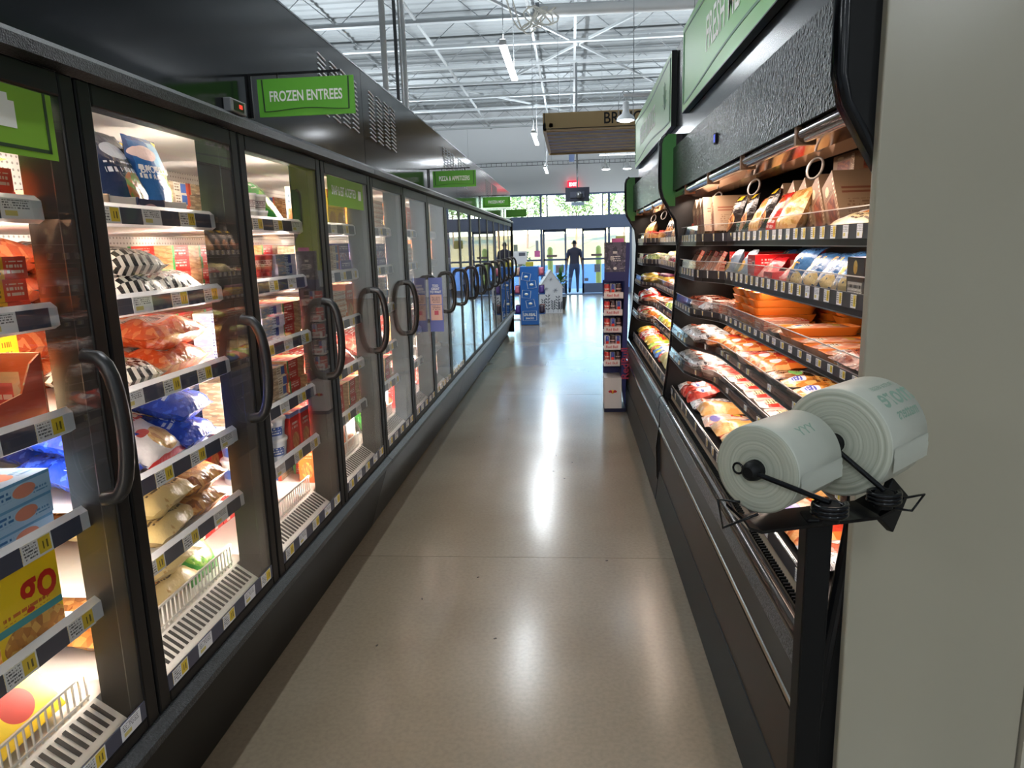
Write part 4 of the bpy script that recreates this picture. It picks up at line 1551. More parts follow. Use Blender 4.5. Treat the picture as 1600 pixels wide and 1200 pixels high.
def bag_print(kind, s_, size, col, v, x=0, sx=.85):
    """lettering laid over the bulge of a bag's front"""
    m_ = mat('pack_ink_' + col, col, .4)
    for k, o in PROTO[kind]['obs'].items():
        g = PROTO[kind]['geos'][k][0]
        w, h, t, a = g.dim
        vs, fs = text_geo(s_, size, sx, .02)
        out = []
        for tx, ty in vs:
            u_, v_ = (x + tx) / w + .5, v + ty / h
            p = max(0, 1 - abs(2 * u_ - 1) ** 2.6) ** .6 * max(0, 1 - abs(2 * v_ - 1) ** 3.2) ** .6 * (1 + .25 * (.5 - v_) * 2)
            y, z = -t / 2 * p - .007, v_ * h
            out.append((x + tx, y * math.cos(a) - z * math.sin(a) + g.off[0], y * math.sin(a) + z * math.cos(a) + g.off[1]))
        MB().add(out, fs).build('lettering', m_, o)


bag_print('fries', 'FRIES', .07, 'c8281c', .66)
bag_print('veg', 'BROCCOLI', .03, 'f0f4fa', .58, -.02)
bag_print('veg', 'FLORETS', .017, 'f0f4fa', .49, -.02)
o = PROTO['waffle']['obs'][0]
lettering('go', .12, mat('pack_red', 'c8281c', .4), o, (.03, -.0305, .145), (1, 0, 0), (.0, 0, 1), .9, .02, .0006)

# ------------------------------------------------------------------ open coolers (right)
YA, YM, YB = 1.5, 4.3, 7.0
RS = [(.74, 1.572), (.735, 1.395), (.715, 1.215), (.70, 1.055), (.69, .915), (.60, .700)]     # shelf front X, underside Z
MEATL = (1, .80, .66)
TOPB = mat('cooler_inside', '1a1716', .5)
ENDIN = mat('end_liner_dark', '161312', .4)
SGN = mat('divider_green', '3f7f3a', .35)
PROFILE = [(.57, 0), (.524, .158), (.518, .345), (.543, .549), (.56, .709), (.594, .984), (.618, 1.365), (.626, 1.569), (.609, 1.716), (.560, 1.80), (.530, 1.85), (.518, 1.90), (.516, 2.0), (.516, 2.147), (.526, 2.178), (.552, 2.20)]


def front_x(x0, y, yend):
    """the shelf fronts swing out towards the far end of each cooler"""
    u = min(1, max(0, (y - (yend - .95)) / .42))
    return x0 - (.098 if x0 > .65 else 0) * (u * u * (3 - 2 * u))


def end_panel(b, y0, y1):
    b.prism(PROFILE + [(1.42, 2.20), (1.42, 0)], 'y', y0, y1)
    return b


def open_cooler(y0, y1, label, far):
    t = thing('open_cooler', label, 'cooler', (0, 0, 0))
    g = .012
    b = MB()
    b.box(1.32, 1.42, y0, y1 - .02, 0, 2.2)
    b.box(.70, 1.32, y0, y1 - .02, 2.0, 2.2)
    b.box(.545, 1.32, y0, y1 - .02, .05, .60)
    b.build('carcass', TOPB, t)
    # canopy
    MB().prism([(.583, 1.883), (.583, 2.12), (.62, 2.12), (.66, 1.883)], 'y', y0 + g, y1 - g).build('canopy_panel', TEXB, t)
    MB().box(.635, .70, y0, y1, 2.121, 2.72).build('upper_panel', mat('black_satin', '0e1013', .24, spec=.4), t)
    o = MB().prism([(.63, 1.882), (.63, 1.866), (.70, 1.842), (.80, 1.842), (.80, 1.862), (.66, 1.882)], 'y', y0 + g, y1 - g).build('lamp_reflector', COPPER, t)
    MB().tube([(.612, y0 + .02, 1.864), (.612, y1 - .03, 1.864)], .022, 14).build('lamp_tube', mat('tube_cover_brown', '5e3a26', .14, .2, coat=1), o)
    k = y0 + .5
    while k < y1 - .2:
        MB().box(.588, .64, k, k + .018, 1.838, 1.89).build('tube_clip', mat('clip_tan', 'a07858', .4), o)
        k += .62
    # lower front
    MB().prism([(.505, .006), (.526, .20), (.56, .20), (.56, .006)], 'y', y0 + g, y1 - g).build('kick_plate', mat('kick_dark_grey', '23282a', .5), t)
    MB().box(.53, .56, y0 + g, y1 - g, .202, .452).build('front_panel', BROWN, t)
    MB().prism([(.53, .452), (.522, .456), (.526, .464), (.520, .470), (.522, .480), (.53, .484), (.56, .484), (.56, .452)], 'y', y0 + g, y1 - g).build('bright_strip', CHROME, t)
    MB().box(.526, .56, y0 + g, y1 - g, .477, .575).build('band', BLK, t)
    MB().prism([(.526, .575), (.520, .59), (.525, .645), (.56, .645), (.56, .575)], 'y', y0 + g, y1 - g).build('textured_band', GRAIN2, t)
    b = MB()
    pr = [(.545 + .026 * math.cos(a), .655 + .022 * math.sin(a)) for a in [2 * PI * q / 14 for q in range(14)]]
    b.prism(pr, 'y', y0 + g, y1 - g, 0, True)
    b.build('bumper_rail', mat('bumper_dark', '3d3834', .15, .7), t)
    b = MB()
    k = y0 + .03
    while k < y1 - .03:
        b.box(.572, .598, k, k + .007, .60, .664)
        k += .019
    b.box(.566, .604, y0 + g, y1 - g, .60, .655)
    b.build('air_grille', BLKM, t)
    MB().prism([(.590, .656), (.594, .70), (.602, .70), (.602, .656)], 'y', y0 + g, y1 - g).build('deck_lip', mat('lip_cream', 'b9aa94', .4), t)
    for k in range(3):
        yy = y0 + .75 + k * .72
        MB().tube([(.72 + .022 * math.cos(a), yy + .018 * math.sin(a), 1.80 + .032 * math.sin(a + .6)) for a in [2 * PI * i / 16 for i in range(16)]], .004, 6, closed=True).build('tag_holder', mat('holder_grey', '55504c', .4), t)
    # shelves
    ystep = [y0 + .02 + (y1 - y0 - .04) * q / 26 for q in range(27)]
    for s, (x0, zb) in enumerate(RS):
        path = [(front_x(x0, y, y1) if s < 5 else x0, y) for y in ystep]
        dpt = 1.30 - x0 if s == 5 else (.46 if s < 3 else .50)
        sh = MB().sweep([(0, zb + .004), (dpt, zb + .004), (dpt, zb + .019), (0, zb + .019)], path).build('shelf', TOPB, t)
        MB().sweep([(-.012, zb), (0, zb), (0, zb + (.021 if s < 3 else .017)), (-.012, zb + (.021 if s < 3 else .017))], path).build('front_bar', BLK, sh)
        MB().sweep([(-.0135, zb + .001), (-.012, zb + .001), (-.012, zb + .004), (-.0135, zb + .004)], path).build('edge_line', STEEL, sh)
        h0, h1 = ((.021, .060) if s < 2 else (.018, .044)) if s < 5 else (.0, .040)
        MB().sweep([(-.016, zb + h0), (-.010, zb + h0), (-.006, zb + h1), (-.012, zb + h1)], path).build('price_rail', mat('rail_dark', '26252c', .35) if s < 3 or s == 5 else RAILG, sh)
        fh = .042 if s < 3 else (.022 if s < 5 else .002)
        MB().sweep([(-.009, zb + h1), (-.0075, zb + h1), (-.004, zb + h1 + fh), (-.0055, zb + h1 + fh)], path).build('clear_fence', CLEAR, sh)
        MB().sweep([(-.0065, zb + h1 + fh - .001), (-.0035, zb + h1 + fh - .001), (-.0035, zb + h1 + fh + .002), (-.0065, zb + h1 + fh + .002)], path).build('fence_edge', mat('fence_edge', 'd8cfc8', .2), sh)
        k = y0 + .30 if y0 < 2 else y0 + .08
        while k < y1 - .08:
            w = .017 + .004 * R.random()
            xx = front_x(x0, k, y1) if s < 5 else x0
            o = MB().box(-.0016, 0, -w, w, h0 + .002, h1 - .002).build('price_tag', TAGM if R.random() < .6 else TAGW, sh)
            o.location = (xx - .0145, k, zb)
            k += (.078 + R.uniform(0, .022)) if s < 3 else R.uniform(.1, .34)
    return t


coA = open_cooler(YA, YM, 'long black open cooler of packed meat nearest the camera', False)
coB = open_cooler(YM, YB, 'black open cooler of packed produce beyond the divider', True)
b = MB()
end_panel(b, YA - .04, YA - .002)
o = b.build('end_panel', BLKM, coA)
pts = [(x - .004, YA - .02, z) for x, z in PROFILE]
MB().tube(pts, .021, 8).build('edge_trim', BLKG, o)
b = MB()
end_panel(b, YM + .001, YM + .017)
o = b.build('divider', ENDIN, coB)
MB().prism([(x + .006, z) for x, z in PROFILE[9:]] + [(.60, 2.20), (.60, 1.80)], 'y', YM - .0005, YM + .001).build('green_insert', SGN, o)
pts = [(x - .002, YM + .011, z) for x, z in PROFILE]
MB().tube(pts, .011, 8).build('edge_trim', BLKG, o)
pts = [(x - .0125, YM + .017, z) for x, z in PROFILE]
MB().tube(pts, .0022, 5).build('edge_bead', STEEL, o)
b = MB()
end_panel(b, YB, YB + .03)
o = b.build('end_panel', BLKM, coB)
MB().prism([(x + .006, z) for x, z in PROFILE[9:]] + [(.60, 2.20), (.60, 1.80)], 'y', YB - .0015, YB).build('green_insert', SGN, o)
MB().tube([(x - .002, YB + .012, z) for x, z in PROFILE], .012, 8).build('edge_trim', BLKG, o)
# small readout on the canopy
t = thing('case_readout', 'small blue readout stuck on the black canopy of the near cooler', 'readout', (.583, 3.05, 2.0))
MB().box(-.006, 0, -.022, .022, -.02, .02).build('case', BLKM, t)
MB().box(-.0068, -.006, -.014, .016, -.014, .016).build('display', mat('readout_blue', '3a4fd0', .4, emit='3048d0', estr=.5), t)

for (y0, y1) in ((YA, YM), (YM, YB)):
    ym, ln = (y0 + y1) / 2, y1 - y0 - .1
    area('canopy_light', (.672, ym, 1.828), (.30, 0, -.95), ln, .05, 7, MEATL)
    for s in range(5):
        x0, zb = RS[s]
        area('shelf_light', (x0 + .035, ym, zb - .004), (.22, 0, -.97), ln, .03, 2.6 if s < 4 else 3.0, MEATL)

# header signs
for nm, ya, yb, txt, tc_, lb in (('a', 1.55, 4.11, 'FRESH MEAT', 3.02, 'long pale green header sign reading FRESH MEAT above the near cooler'),
                                 ('b', 4.54, 7.02, 'FRESH PRODUCE', 5.95, 'long pale green header sign reading FRESH PRODUCE above the far cooler')):
    t = thing('header_sign', lb, 'sign', (0, 0, 0))
    z0, z1, x = 2.28, 2.70, .602
    MB().box(x, x + .03, ya, yb, z0, z1).build('sign_board', [PGREEN], t)
    MB().box(x - .001, x + .031, ya - .004, ya, z0 - .004, z1 + .002).build('edge', BLK, t)
    MB().box(x - .001, x + .031, ya, yb, z0 - .005, z0).build('edge', BLK, t)
    b = MB()
    def crv(z, bow):
        return [(x - .001, ya + .05 + (yb - ya - .1) * q / 30, z + bow * math.sin(PI * q / 30) ** 2) for q in range(31)]
    for z, bow in ((z0 + .035, .035), (z1 - .03, -.035)):
        c_ = crv(z, bow)
        for p, q in zip(c_, c_[1:]):
            b.bar(p, q, .002, .011)
    for y in (ya + .05, yb - .05):
        b.bar((x - .001, y, z0 + .035), (x - .001, y, z1 - .03), .008, .002)
    b.build('border_line', PGLINE, t)
    lettering(txt, .205, INK, t, (x - .0005, tc_, (z0 + z1) / 2 - .01), (0, -1, 0), (0, 0, 1), .72, .012)
    if nm == 'b':
        b = MB()
        for q in range(7):
            a = PI * q / 6
            c0 = (x - .001, 4.86, (z0 + z1) / 2 - .06)
            b.bar(c0, (x - .001, 4.86 + .09 * math.cos(a), c0[2] + .04 + .12 * math.sin(a)), .002, .006)
        b.build('leaf_emblem', PGLINE, t)

# ---- meat and produce packs
def R2(kind, *a, **k):
    reg(kind, *a, **k)


FILMC = mat('film_gloss', 'e8d9cf', .08, coat=1)
B_KR = pmat('print_kraft_meat', '8f7056', [('F', .2, .8, .08, .62, '6e2a1c', '8f4a30', 9, '5a2016'), ('e', .35, .8, .16, .09, 'd9c2a0'), ('t', .1, .9, .66, .72, '5a3c2a', 30), ('r', .86, .92, .1, .9, '8a5a3c'), ('t', .86, 1, .1, .9, 'e6d2b4', 12)], .45)
B_KRT = pmat('print_kraft_side', '957a60', [('t', .15, .85, .08, .45, '7a5a40', 16), ('r', .1, .6, .56, .6, '7a4630'), ('r', .1, .6, .64, .68, '7a4630'), ('e', .75, .85, .12, .08, 'dcc6a4')], .45)
g_ = box_geo(.10, .20, .20)
g_.mi = [0 if i in (2, 3) else 1 for i in range(6)]
m_ = Matrix.Rotation(math.radians(-32), 4, 'Y')
g_.v = [tuple(m_ @ Vector(p)) for p in g_.v]
settle(g_)
PROTO['kraft'] = dict(name='meat_carton', cat='carton', desc='leaning brown carton with dark picture', geos=[(g_, [B_KRT, B_KR], (.1004, .20, .222))], parts=(), obs={})
B_DLB = pmat('print_cream_deli', 'e0cfa0', [('e', .6, .5, .3, .25, 'd98a3c'), ('r', .1, .45, .1, .5, 'ece4da'), ('r', .2, .35, .3, .45, '9a2a30'), ('t', .5, .9, .1, .25, '6a5a4a', 12)], .25, CRK, .4)
R2('delibag', 'deli_bag', 'bag', 'cream and orange deli bag', [(V(.33, .20, .07, 31, -80, .006), B_DLB)])
B_NUG = pmat('print_nuggets', 'd8b27a', [('F', 0, 1, 0, 1, 'd9a862', 'e8c48a', 12, 'b98244'), ('r', .05, .25, .8, .95, 'b8402c')], .25, CRK, .4)
R2('nugget', 'nugget_bag', 'bag', 'clear bag of tan breaded nuggets', [(V(.17, .20, .08, s, -22, .010), B_NUG) for s in (32, 33)])
B_RHD = pmat('print_red_hotdog', 'c82a22', [('f', .5, .72, .4, .2, 'a84a24', 'd07a3c', 7, '8a3418'), ('t', .15, .85, .2, .45, 'f4e8e2', 9), ('r', 0, .25, 0, .3, 'e8c23a')], .22, CRK, .5)
R2('hotdog', 'sausage_bag', 'bag', 'red glossy bag of smoked sausages', [(V(.14, .19, .06, 34, -20, .004), B_RHD)])
B_POU = pmat('print_dark_pouch', '241c1a', [('f', .5, .4, .34, .22, 'a86a3a', '6a3a20', 8, 'd0a070'), ('r', .1, .9, .02, .12, 'd9b83a'), ('t', .15, .85, .7, .85, 'd8c8b0', 12), ('r', .3, .8, .9, 1, 'e0c030')], .2, CRK, .5)
R2('pouch', 'meat_pouch', 'pouch', 'dark meat pouch with yellow strip', [(V(.13, .21, .06, s, -14, .004), B_POU) for s in (35, 36)])
B_CUPS = pmat('print_red_yellow_pack', 'b8301f', [('F', .0, 1, .0, .7, 'd9a45c', 'e8c68a', 5, 'c0884a')], .3)
R2('cuppack', 'snack_pack', 'pack', 'red topped pack of yellow snack cups', [(box_geo(.16, .14, .07, -14), B_CUPS)])
B_BLU = pmat('print_blue_mushroom', '39608c', [('f', .34, .2, .18, .1, 'd8c8a0', 'bfae88', 3), ('f', .74, .24, .2, .16, 'e8d29a', 'd0b878', 2), ('t', .12, .7, .56, .76, 'e3b23a', 6), ('r', .2, .5, .42, .56, 'd9a836'), ('t', .2, .8, .34, .42, 'c8d4e4', 20), ('n', '2c4a74', 6, .6)], .18, CRK, .6)
R2('bluebag', 'mushroom_bag', 'bag', 'blue bag with pale mushroom picture', [(V(.16, .17, .07, s, p, .004, curl=.03), B_BLU) for s, p in ((37, -26), (38, -34), (39, -20))])
B_GBB = pmat('print_grey_blue_bag', '8494a6', [('f', .5, .4, .3, .2, 'c99a3c', 'e8c060', 6), ('r', .1, .9, .8, 1, 'c4d2e0')], .2, CRK, .5)
R2('greybag', 'snack_bag', 'bag', 'silvery blue bag with yellow emblem', [(V(.13, .15, .06, s, -24, .004), B_GBB) for s in (40, 41)])
B_RLB = pmat('print_red_long', 'd11a1e', [('r', .55, .95, .2, .6, 'e8b8a8'), ('r', .62, .9, .25, .5, '3a1a18'), ('t', .1, .5, .25, .8, 'f4dcd4', 5)], .3)
R2('redlong', 'meat_box', 'box', 'long bright red meat box', [(box_geo(.11, .26, .06), B_RLB)])
B_PKP = pmat('print_pink_pack', 'dc5a62', [('f', .5, .4, .4, .28, 'e89a8a', 'd8706a', 8, 'f0c0b0'), ('r', 0, 1, .8, 1, 'c81e28')], .15, CRK, .6)
R2('pinkpack', 'ham_pack', 'pack', 'pink glossy ham pack', [(V(.14, .14, .05, 42, -40, .003), B_PKP)])
B_GRT = pmat('print_dark_carton', '2c2220', [('r', .08, .92, .28, .5, 'ece6dc'), ('t', .1, .9, .3, .48, '3a2c28', 8), ('r', .1, .7, .04, .2, '3550a0'), ('f', .5, .8, .12, .14, 'd9a23a', 'e8c060', 5)], .35)
R2('darkbox', 'meat_box', 'box', 'small dark carton with white band', [(box_geo(.12, .1, .13), B_GRT)])
B_SAU = pmat('print_sausage', '6e2e1e', [('n', '8f4a30', 9, .5), ('n', 'd8b8a0', 13, .68), ('r', .05, .62, .45, .8, 'e6ddcc'), ('t', .1, .58, .62, .76, '2c2420', 12), ('b', .2, .5, .47, .56, '2c2420', 40)], .14, CRK, .7)
R2('sausage', 'sausage_pack', 'pack', 'brown sausage pack with white label', [(V(.15, .24, .05, s, -87, .005), B_SAU) for s in (43, 44)])
ORT = mat('tray_orange', 'f08a30', .35)
B_BRT = pmat('print_bratwurst', 'e0a080', [('F', 0, 1, 0, 1, 'e29a7c', 'ebb898', 6, 'd98468'), ('r', .2, .8, .08, .36, 'e6dccb'), ('r', .3, .7, .13, .2, '6f88b8'), ('t', .25, .75, .22, .34, '7a6a5c', 24), ('r', .15, .85, .66, .78, 'e2b45c')], .12, (40, .35, 3, .004), .8)
reg('ortray', 'sausage_tray', 'tray', 'orange tray of pink bratwursts', [(tray_geo(.125, .25, .030, .022), ORT)], [('film_top', mound_geo(.092, .215, .014, .022, 45, .3, 40), B_BRT)])
BLT = mat('tray_black', '1c1a1a', .3)
B_GRL = pmat('print_grilled_chicken', 'd9964a', [('F', 0, 1, 0, 1, 'd98e40', 'e8b468', 7, 'c4742c'), ('t', .15, .85, .5, .9, '7a3a18', 8), ('e', .5, .24, .27, .15, 'd8dcf0'), ('e', .5, .24, .16, .09, '5a60b8'), ('t', .36, .64, .18, .3, 'f4f4fa', 18)], .12, CRK, .8)
reg('grill', 'chicken_tray', 'tray', 'tray of grilled chicken with flower label', [(tray_geo(.16, .21, .028, .02), BLT)], [('film_top', mound_geo(.15, .20, .026, .02, 46, .35, 30), B_GRL)])
B_GRN2 = pmat('print_green_label', '3a2a20', [('F', 0, 1, 0, .7, '6a3a22', '8f5a34', 9, 'd0b090'), ('e', .6, .55, .26, .14, '7fc06a'), ('e', .3, .8, .2, .1, 'e8e4da')], .12, CRK, .8)
reg('greenlab', 'chicken_tray', 'tray', 'dark meat tray with green label', [(tray_geo(.15, .18, .026, .02), BLT)], [('film_top', mound_geo(.14, .17, .02, .02, 47, .3, 30), B_GRN2)])
B_ORP = pmat('print_orange_pack', 'd9722c', [('F', 0, 1, 0, .6, 'd98444', 'e8a866', 8, 'c05a2a'), ('r', .2, .8, .6, .9, 'c8402c'), ('e', .5, .4, .25, .12, 'e6dce8')], .15, CRK, .7)
R2('orpack', 'chicken_pack', 'pack', 'orange glossy chicken pack', [(V(.15, .19, .05, s, -84, .005), B_ORP) for s in (48, 49)])
WHT = mat('tray_foam', 'e6cfc4', .45)
B_MET = pmat('print_pink_meat', 'd9817c', [('F', 0, 1, 0, 1, 'd8787a', 'e8a09a', 6, 'c85a5c'), ('r', .18, .75, .12, .34, 'ead9b0'), ('t', .2, .7, .14, .32, '5a4a40', 22), ('r', .7, .92, .12, .3, 'c83a30')], .1, CRK, .8)
reg('meattray', 'meat_tray', 'tray', 'foam tray of pink meat under film', [(tray_geo(.17, .24, .04, .02), WHT)], [('film_top', mound_geo(.155, .225, .014, .034, 50, .3, 24), B_MET)])
B_MET2 = pmat('print_red_meat', 'b8443c', [('F', 0, 1, 0, 1, 'b03a34', 'd0645a', 7, 'e0a090'), ('r', .2, .7, .6, .8, 'ece2d2'), ('t', .24, .66, .62, .78, '4a3a36', 24)], .1, CRK, .8)
reg('redmeat', 'meat_tray', 'tray', 'foam tray of red meat under film', [(tray_geo(.15, .20, .035, .02), WHT)], [('film_top', mound_geo(.135, .185, .016, .03, 51, .3, 24), B_MET2)])
B_CHK2 = pmat('print_whole_chicken', 'e2a35c', [('n', 'e8b878', 4, .5), ('e', .28, .62, .12, .1, '7a7ac0'), ('r', .0, .2, .0, .4, 'c8281e'), ('n', 'b8241c', 5, .66, 0, 1, 0, .5), ('t', .1, .5, .8, .9, '8a3a2a', 20)], .1, CRK, .9)
R2('chicken', 'chicken_pack', 'pack', 'plump yellow chicken pack with red print', [(V(.20, .25, .08, s, -88, .006), B_CHK2) for s in (52, 53)])
B_CHP = pmat('print_pale_chicken', 'e2b49c', [('n', 'eccab8', 5, .5), ('r', .1, .6, .6, .85, 'd0402c'), ('r', .2, .5, .65, .8, 'e8c83c'), ('e', .7, .25, .2, .12, '8a80c4')], .1, CRK, .9)
R2('palechicken', 'chicken_pack', 'pack', 'pale pink chicken pack with red label', [(V(.18, .22, .06, s, -88, .006), B_CHP) for s in (54, 55)])
B_TOM = pmat('print_tomato_net', 'd0382a', [('F', 0, 1, 0, 1, 'd83a2c', 'e8685a', 8, 'b02a20'), ('e', .55, .6, .3, .22, 'dfe2f2'), ('r', .4, .8, .52, .6, '5a64b0')], .12, CRK, .8)
R2('tomato', 'sausage_bag', 'bag', 'red netted bag with white label', [(V(.15, .18, .07, 56, -70, .012), B_TOM)])
B_DEL = pmat('print_deli_slices', 'd8ae8e', [('F', 0, 1, .0, .75, 'd89a80', 'e8c8b0', 5, 'c88068'), ('r', 0, 1, .8, 1, 'c0402f'), ('t', .1, .9, .82, .98, 'f0e0d0', 26), ('r', .1, .5, .1, .3, 'e6dfd2')], .12, None, .8)
R2('deli', 'deli_pack', 'pack', 'thin pack of sliced deli meat', [(box_geo(.13, .17, .018), B_DEL)])
R2('delitilt', 'deli_pack', 'pack', 'upright pack of sliced deli meat', [(box_geo(.13, .02, .14, -28), B_DEL)])
B_SIL = pmat('print_silver', 'b8b4b4', [('n', 'e8e6e8', 6, .5), ('n', '6a6468', 9, .6), ('e', .5, .4, .25, .14, 'c86a50')], .12, CRK, .8)
R2('silver', 'meat_pack', 'pack', 'silvery shrink-wrapped meat pack', [(V(.16, .20, .05, s, -86, .008), B_SIL) for s in (57, 58)])
# produce
B_SAL = pmat('print_salad', 'a8b85a', [('F', 0, 1, 0, 1, '7fa03c', 'c8d488', 12, '9fb85a'), ('r', .1, .7, .7, .85, 'eaf0d8'), ('t', .14, .66, .72, .83, '4a6a2a', 22)], .18, CRK, .6)
R2('salad', 'salad_bag', 'bag', 'green salad bag', [(V(.18, .19, .07, s, -80, .008), B_SAL) for s in (60, 61)])
B_CAB = pmat('print_pale_cabbage', 'd9d08a', [('n', 'e4dca4', 4, .5), ('r', .3, .6, .45, .65, '2a2a20'), ('t', .34, .56, .48, .62, 'd9d08a', 22)], .15, CRK, .7)
R2('cabbage', 'cabbage_bag', 'bag', 'pale yellow bag of shredded cabbage', [(V(.20, .22, .10, s, -80, .006), B_CAB) for s in (62, 63)])
B_YLW = pmat('print_yellow_produce', 'dcc23c', [('F', 0, 1, 0, .6, 'e0b83a', 'f0dc7a', 9, 'c89a2c'), ('r', .1, .9, .7, .9, 'c8502c')], .18, CRK, .6)
R2('yellowbag', 'produce_bag', 'bag', 'yellow produce bag', [(V(.17, .19, .075, s, -80, .006), B_YLW) for s in (64, 65)])
B_TMP = pmat('print_tomato_pack', 'd24a30', [('F', 0, 1, 0, 1, 'd8402c', 'e8d8b0', 6, '6a9a3c'), ('r', .2, .8, .7, .9, 'f0ece0')], .15, None, .7)
reg('tompack', 'vegetable_tray', 'tray', 'tray of red and green vegetables', [(tray_geo(.16, .16, .04, .02), WHT)], [('film_top', mound_geo(.15, .15, .035, .03, 66, .5, 40), B_TMP)])
B_BLP = pmat('print_blue_produce', '5a86c8', [('F', 0, 1, .3, .7, 'd9e2f0', '8aa8d8', 6, '3a5a9a'), ('e', .5, .2, .3, .14, 'c8d83a')], .18, CRK, .6)
R2('bluepack', 'produce_bag', 'bag', 'blue and white produce bag', [(V(.17, .19, .07, 67, -80, .006), B_BLP)])
B_CRT = pmat('print_small_carrots', 'e0782c', [('F', 0, 1, 0, 1, 'e27a2c', 'f0a45c', 14, 'c85f20'), ('r', .2, .8, .6, .8, 'd8e2ea')], .15, CRK, .7)
R2('carrots', 'carrot_bag', 'bag', 'orange bag of small carrots', [(V(.16, .20, .06, s, -75, .010), B_CRT) for s in (68, 69)])
B_REDP = pmat('print_red_produce', 'cc2c26', [('F', .1, .9, .1, .6, 'e8d8cc', 'd84a3c', 8, 'f4efe8'), ('t', .15, .85, .7, .9, 'f4efe8', 12)], .18, CRK, .6)
R2('redprod', 'produce_bag', 'bag', 'red and white produce bag', [(V(.17, .18, .07, s, -78, .006), B_REDP) for s in (70, 71)])
B_LIME = pmat('print_lime_pack', 'a8cc3a', [('n', 'c8e06a', 6, .5), ('r', .2, .8, .3, .6, 'eaf4d0')], .18, CRK, .6)
R2('lime', 'salad_bag', 'bag', 'lime green dressing bag', [(V(.14, .19, .06, 72, -78, .005), B_LIME)])
JARM = pmat('print_jar', 'd9b84a', [('F', 0, 1, .2, .7, 'd8c04a', 'e8d88a', 5, 'b89a3a')], .15, None, .8)
reg('jar', 'dip_jar', 'jar', 'yellow jar with purple lid', [(MB().lathe([(.045, 0), (.052, .012), (.052, .075), (.044, .085)], 16), JARM)], [('lid', MB().lathe([(.048, .083), (.048, .10), (.03, .102)], 16), mat('lid_purple', '6a3550', .4))])


def fillR(case, s, items, dx=.012, cyc=True, row=''):
    y0, y1 = (YA, YM) if case == 0 else (YM, YB)
    place = '%s shelf, %s open cooler' % (ORDS[s], ('near', 'far')[case])
    y = y0 + (.28 if case == 0 else .06)
    x0, zb = RS[s]
    z = zb + .0195
    zt = RS[s - 1][1] if s else 1.84
    if s == 5 and dx < .1:
        zt = 2
    nth = 0
    for rep in range(8 if cyc else 1):
        any_ = False
        for it in items:
            if not isinstance(it, tuple):
                if rep == 0:
                    y += it
                continue
            kind, n, hi = it[:3]
            gap = it[3] if len(it) > 3 else .006
            P = PROTO[kind]
            soft = P['cat'] in ('bag', 'pack', 'pouch') and P['geos'][0][2][2] > .03
            for _ in range(n):
                v = R.randrange(len(P['geos']))
                w, dp, h = P['geos'][v][2]
                if y + w > y1 - .015:
                    continue
                any_ = True
                zz = z
                xx = (front_x(x0, y + w / 2, y1) if s < 5 else x0) + dx + R.uniform(0, .012)
                for q in range(hi):
                    if zz + h > zt + (.012 if q == 0 else 0) and (q or s):
                        break
                    o = put(kind, (xx + dp / 2, y + w / 2 + R.uniform(-.003, .003), zz), -PI / 2 + R.uniform(-.09, .09), 'on the %s shelf of the %s open cooler' % (ORDS[s], ('near', 'far')[case]), v)
                    o['label'] = label_for(P['desc'], nth, q, hi, row, place)
                    zz += h * (.7 if soft else 1) + .0006
                y += w * (.97 if soft else 1) + gap
                nth += 1
        if not any_:
            break


reg('kraftflat', 'meat_carton', 'carton', 'brown meat carton lying flat', [(box_geo(.19, .15, .06), B_KR)])
fillR(0, 0, [.17, ('delibag', 1, 1, .40), ('nugget', 1, 1, .0), ('hotdog', 1, 1), ('pouch', 1, 1), ('nugget', 1, 1), ('pouch', 2, 1, .01), ('kraft', 4, 1, .002), ('cuppack', 2, 1)], cyc=False)
w_ = 'in the row behind the deli bag on the top shelf of the near open cooler'
for q in range(5):
    put('kraft', (.955 - .004 * q, 2.44 + q * .125, RS[0][1] + .0195), -PI / 2 + .03 * R.uniform(-1, 1), 'of the row at the column end of the near cooler top shelf', 0)['label'] = 'leaning brown carton with dark picture, %s in the row near the column' % NTH[q]
put('kraftflat', (1.0, 2.6, RS[0][1] + .0195 + .2225), -PI / 2, 'lying atop the carton row', 0)['label'] = 'brown meat carton lying atop the row of leaning cartons near the column'
fillR(0, 1, [.14, ('darkbox', 1, 1, .01), ('bluebag', 4, 1, -.01), ('pinkpack', 1, 1), ('redlong', 1, 1, .01), ('pinkpack', 1, 1), ('redlong', 1, 2, .01), ('hotdog', 1, 1), ('greybag', 2, 1), ('delitilt', 3, 1), ('deli', 1, 4), ('delitilt', 2, 1)])
fillR(0, 1, [.1, ('pinkpack', 2, 1), ('bluebag', 2, 1), ('redlong', 4, 2)], dx=.22, row='rear')
fillR(0, 2, [('sausage', 2, 1), ('ortray', 3, 1, .012), ('ortray', 1, 2, .012), ('greenlab', 1, 1), ('deli', 1, 3, .01), ('ortray', 3, 5, .01), ('deli', 2, 4), ('silver', 1, 1), ('redmeat', 1, 1)])
fillR(0, 2, [('sausage', 2, 1), ('ortray', 4, 1, .012), .16, ('ortray', 3, 5, .03)], dx=.30, row='rear')
fillR(0, 3, [('orpack', 1, 1), ('grill', 4, 1, .004), ('greenlab', 1, 1), ('orpack', 2, 1), ('redmeat', 1, 1), ('orpack', 3, 1), ('silver', 3, 1)])
fillR(0, 3, [('grill', 3, 1), ('orpack', 4, 1), ('redmeat', 3, 1)], dx=.25, row='rear')
fillR(0, 4, [('meattray', 9, 1, .006), ('redmeat', 2, 1), ('silver', 3, 1)])
fillR(0, 4, [('meattray', 7, 1, .01)], dx=.27, row='rear')
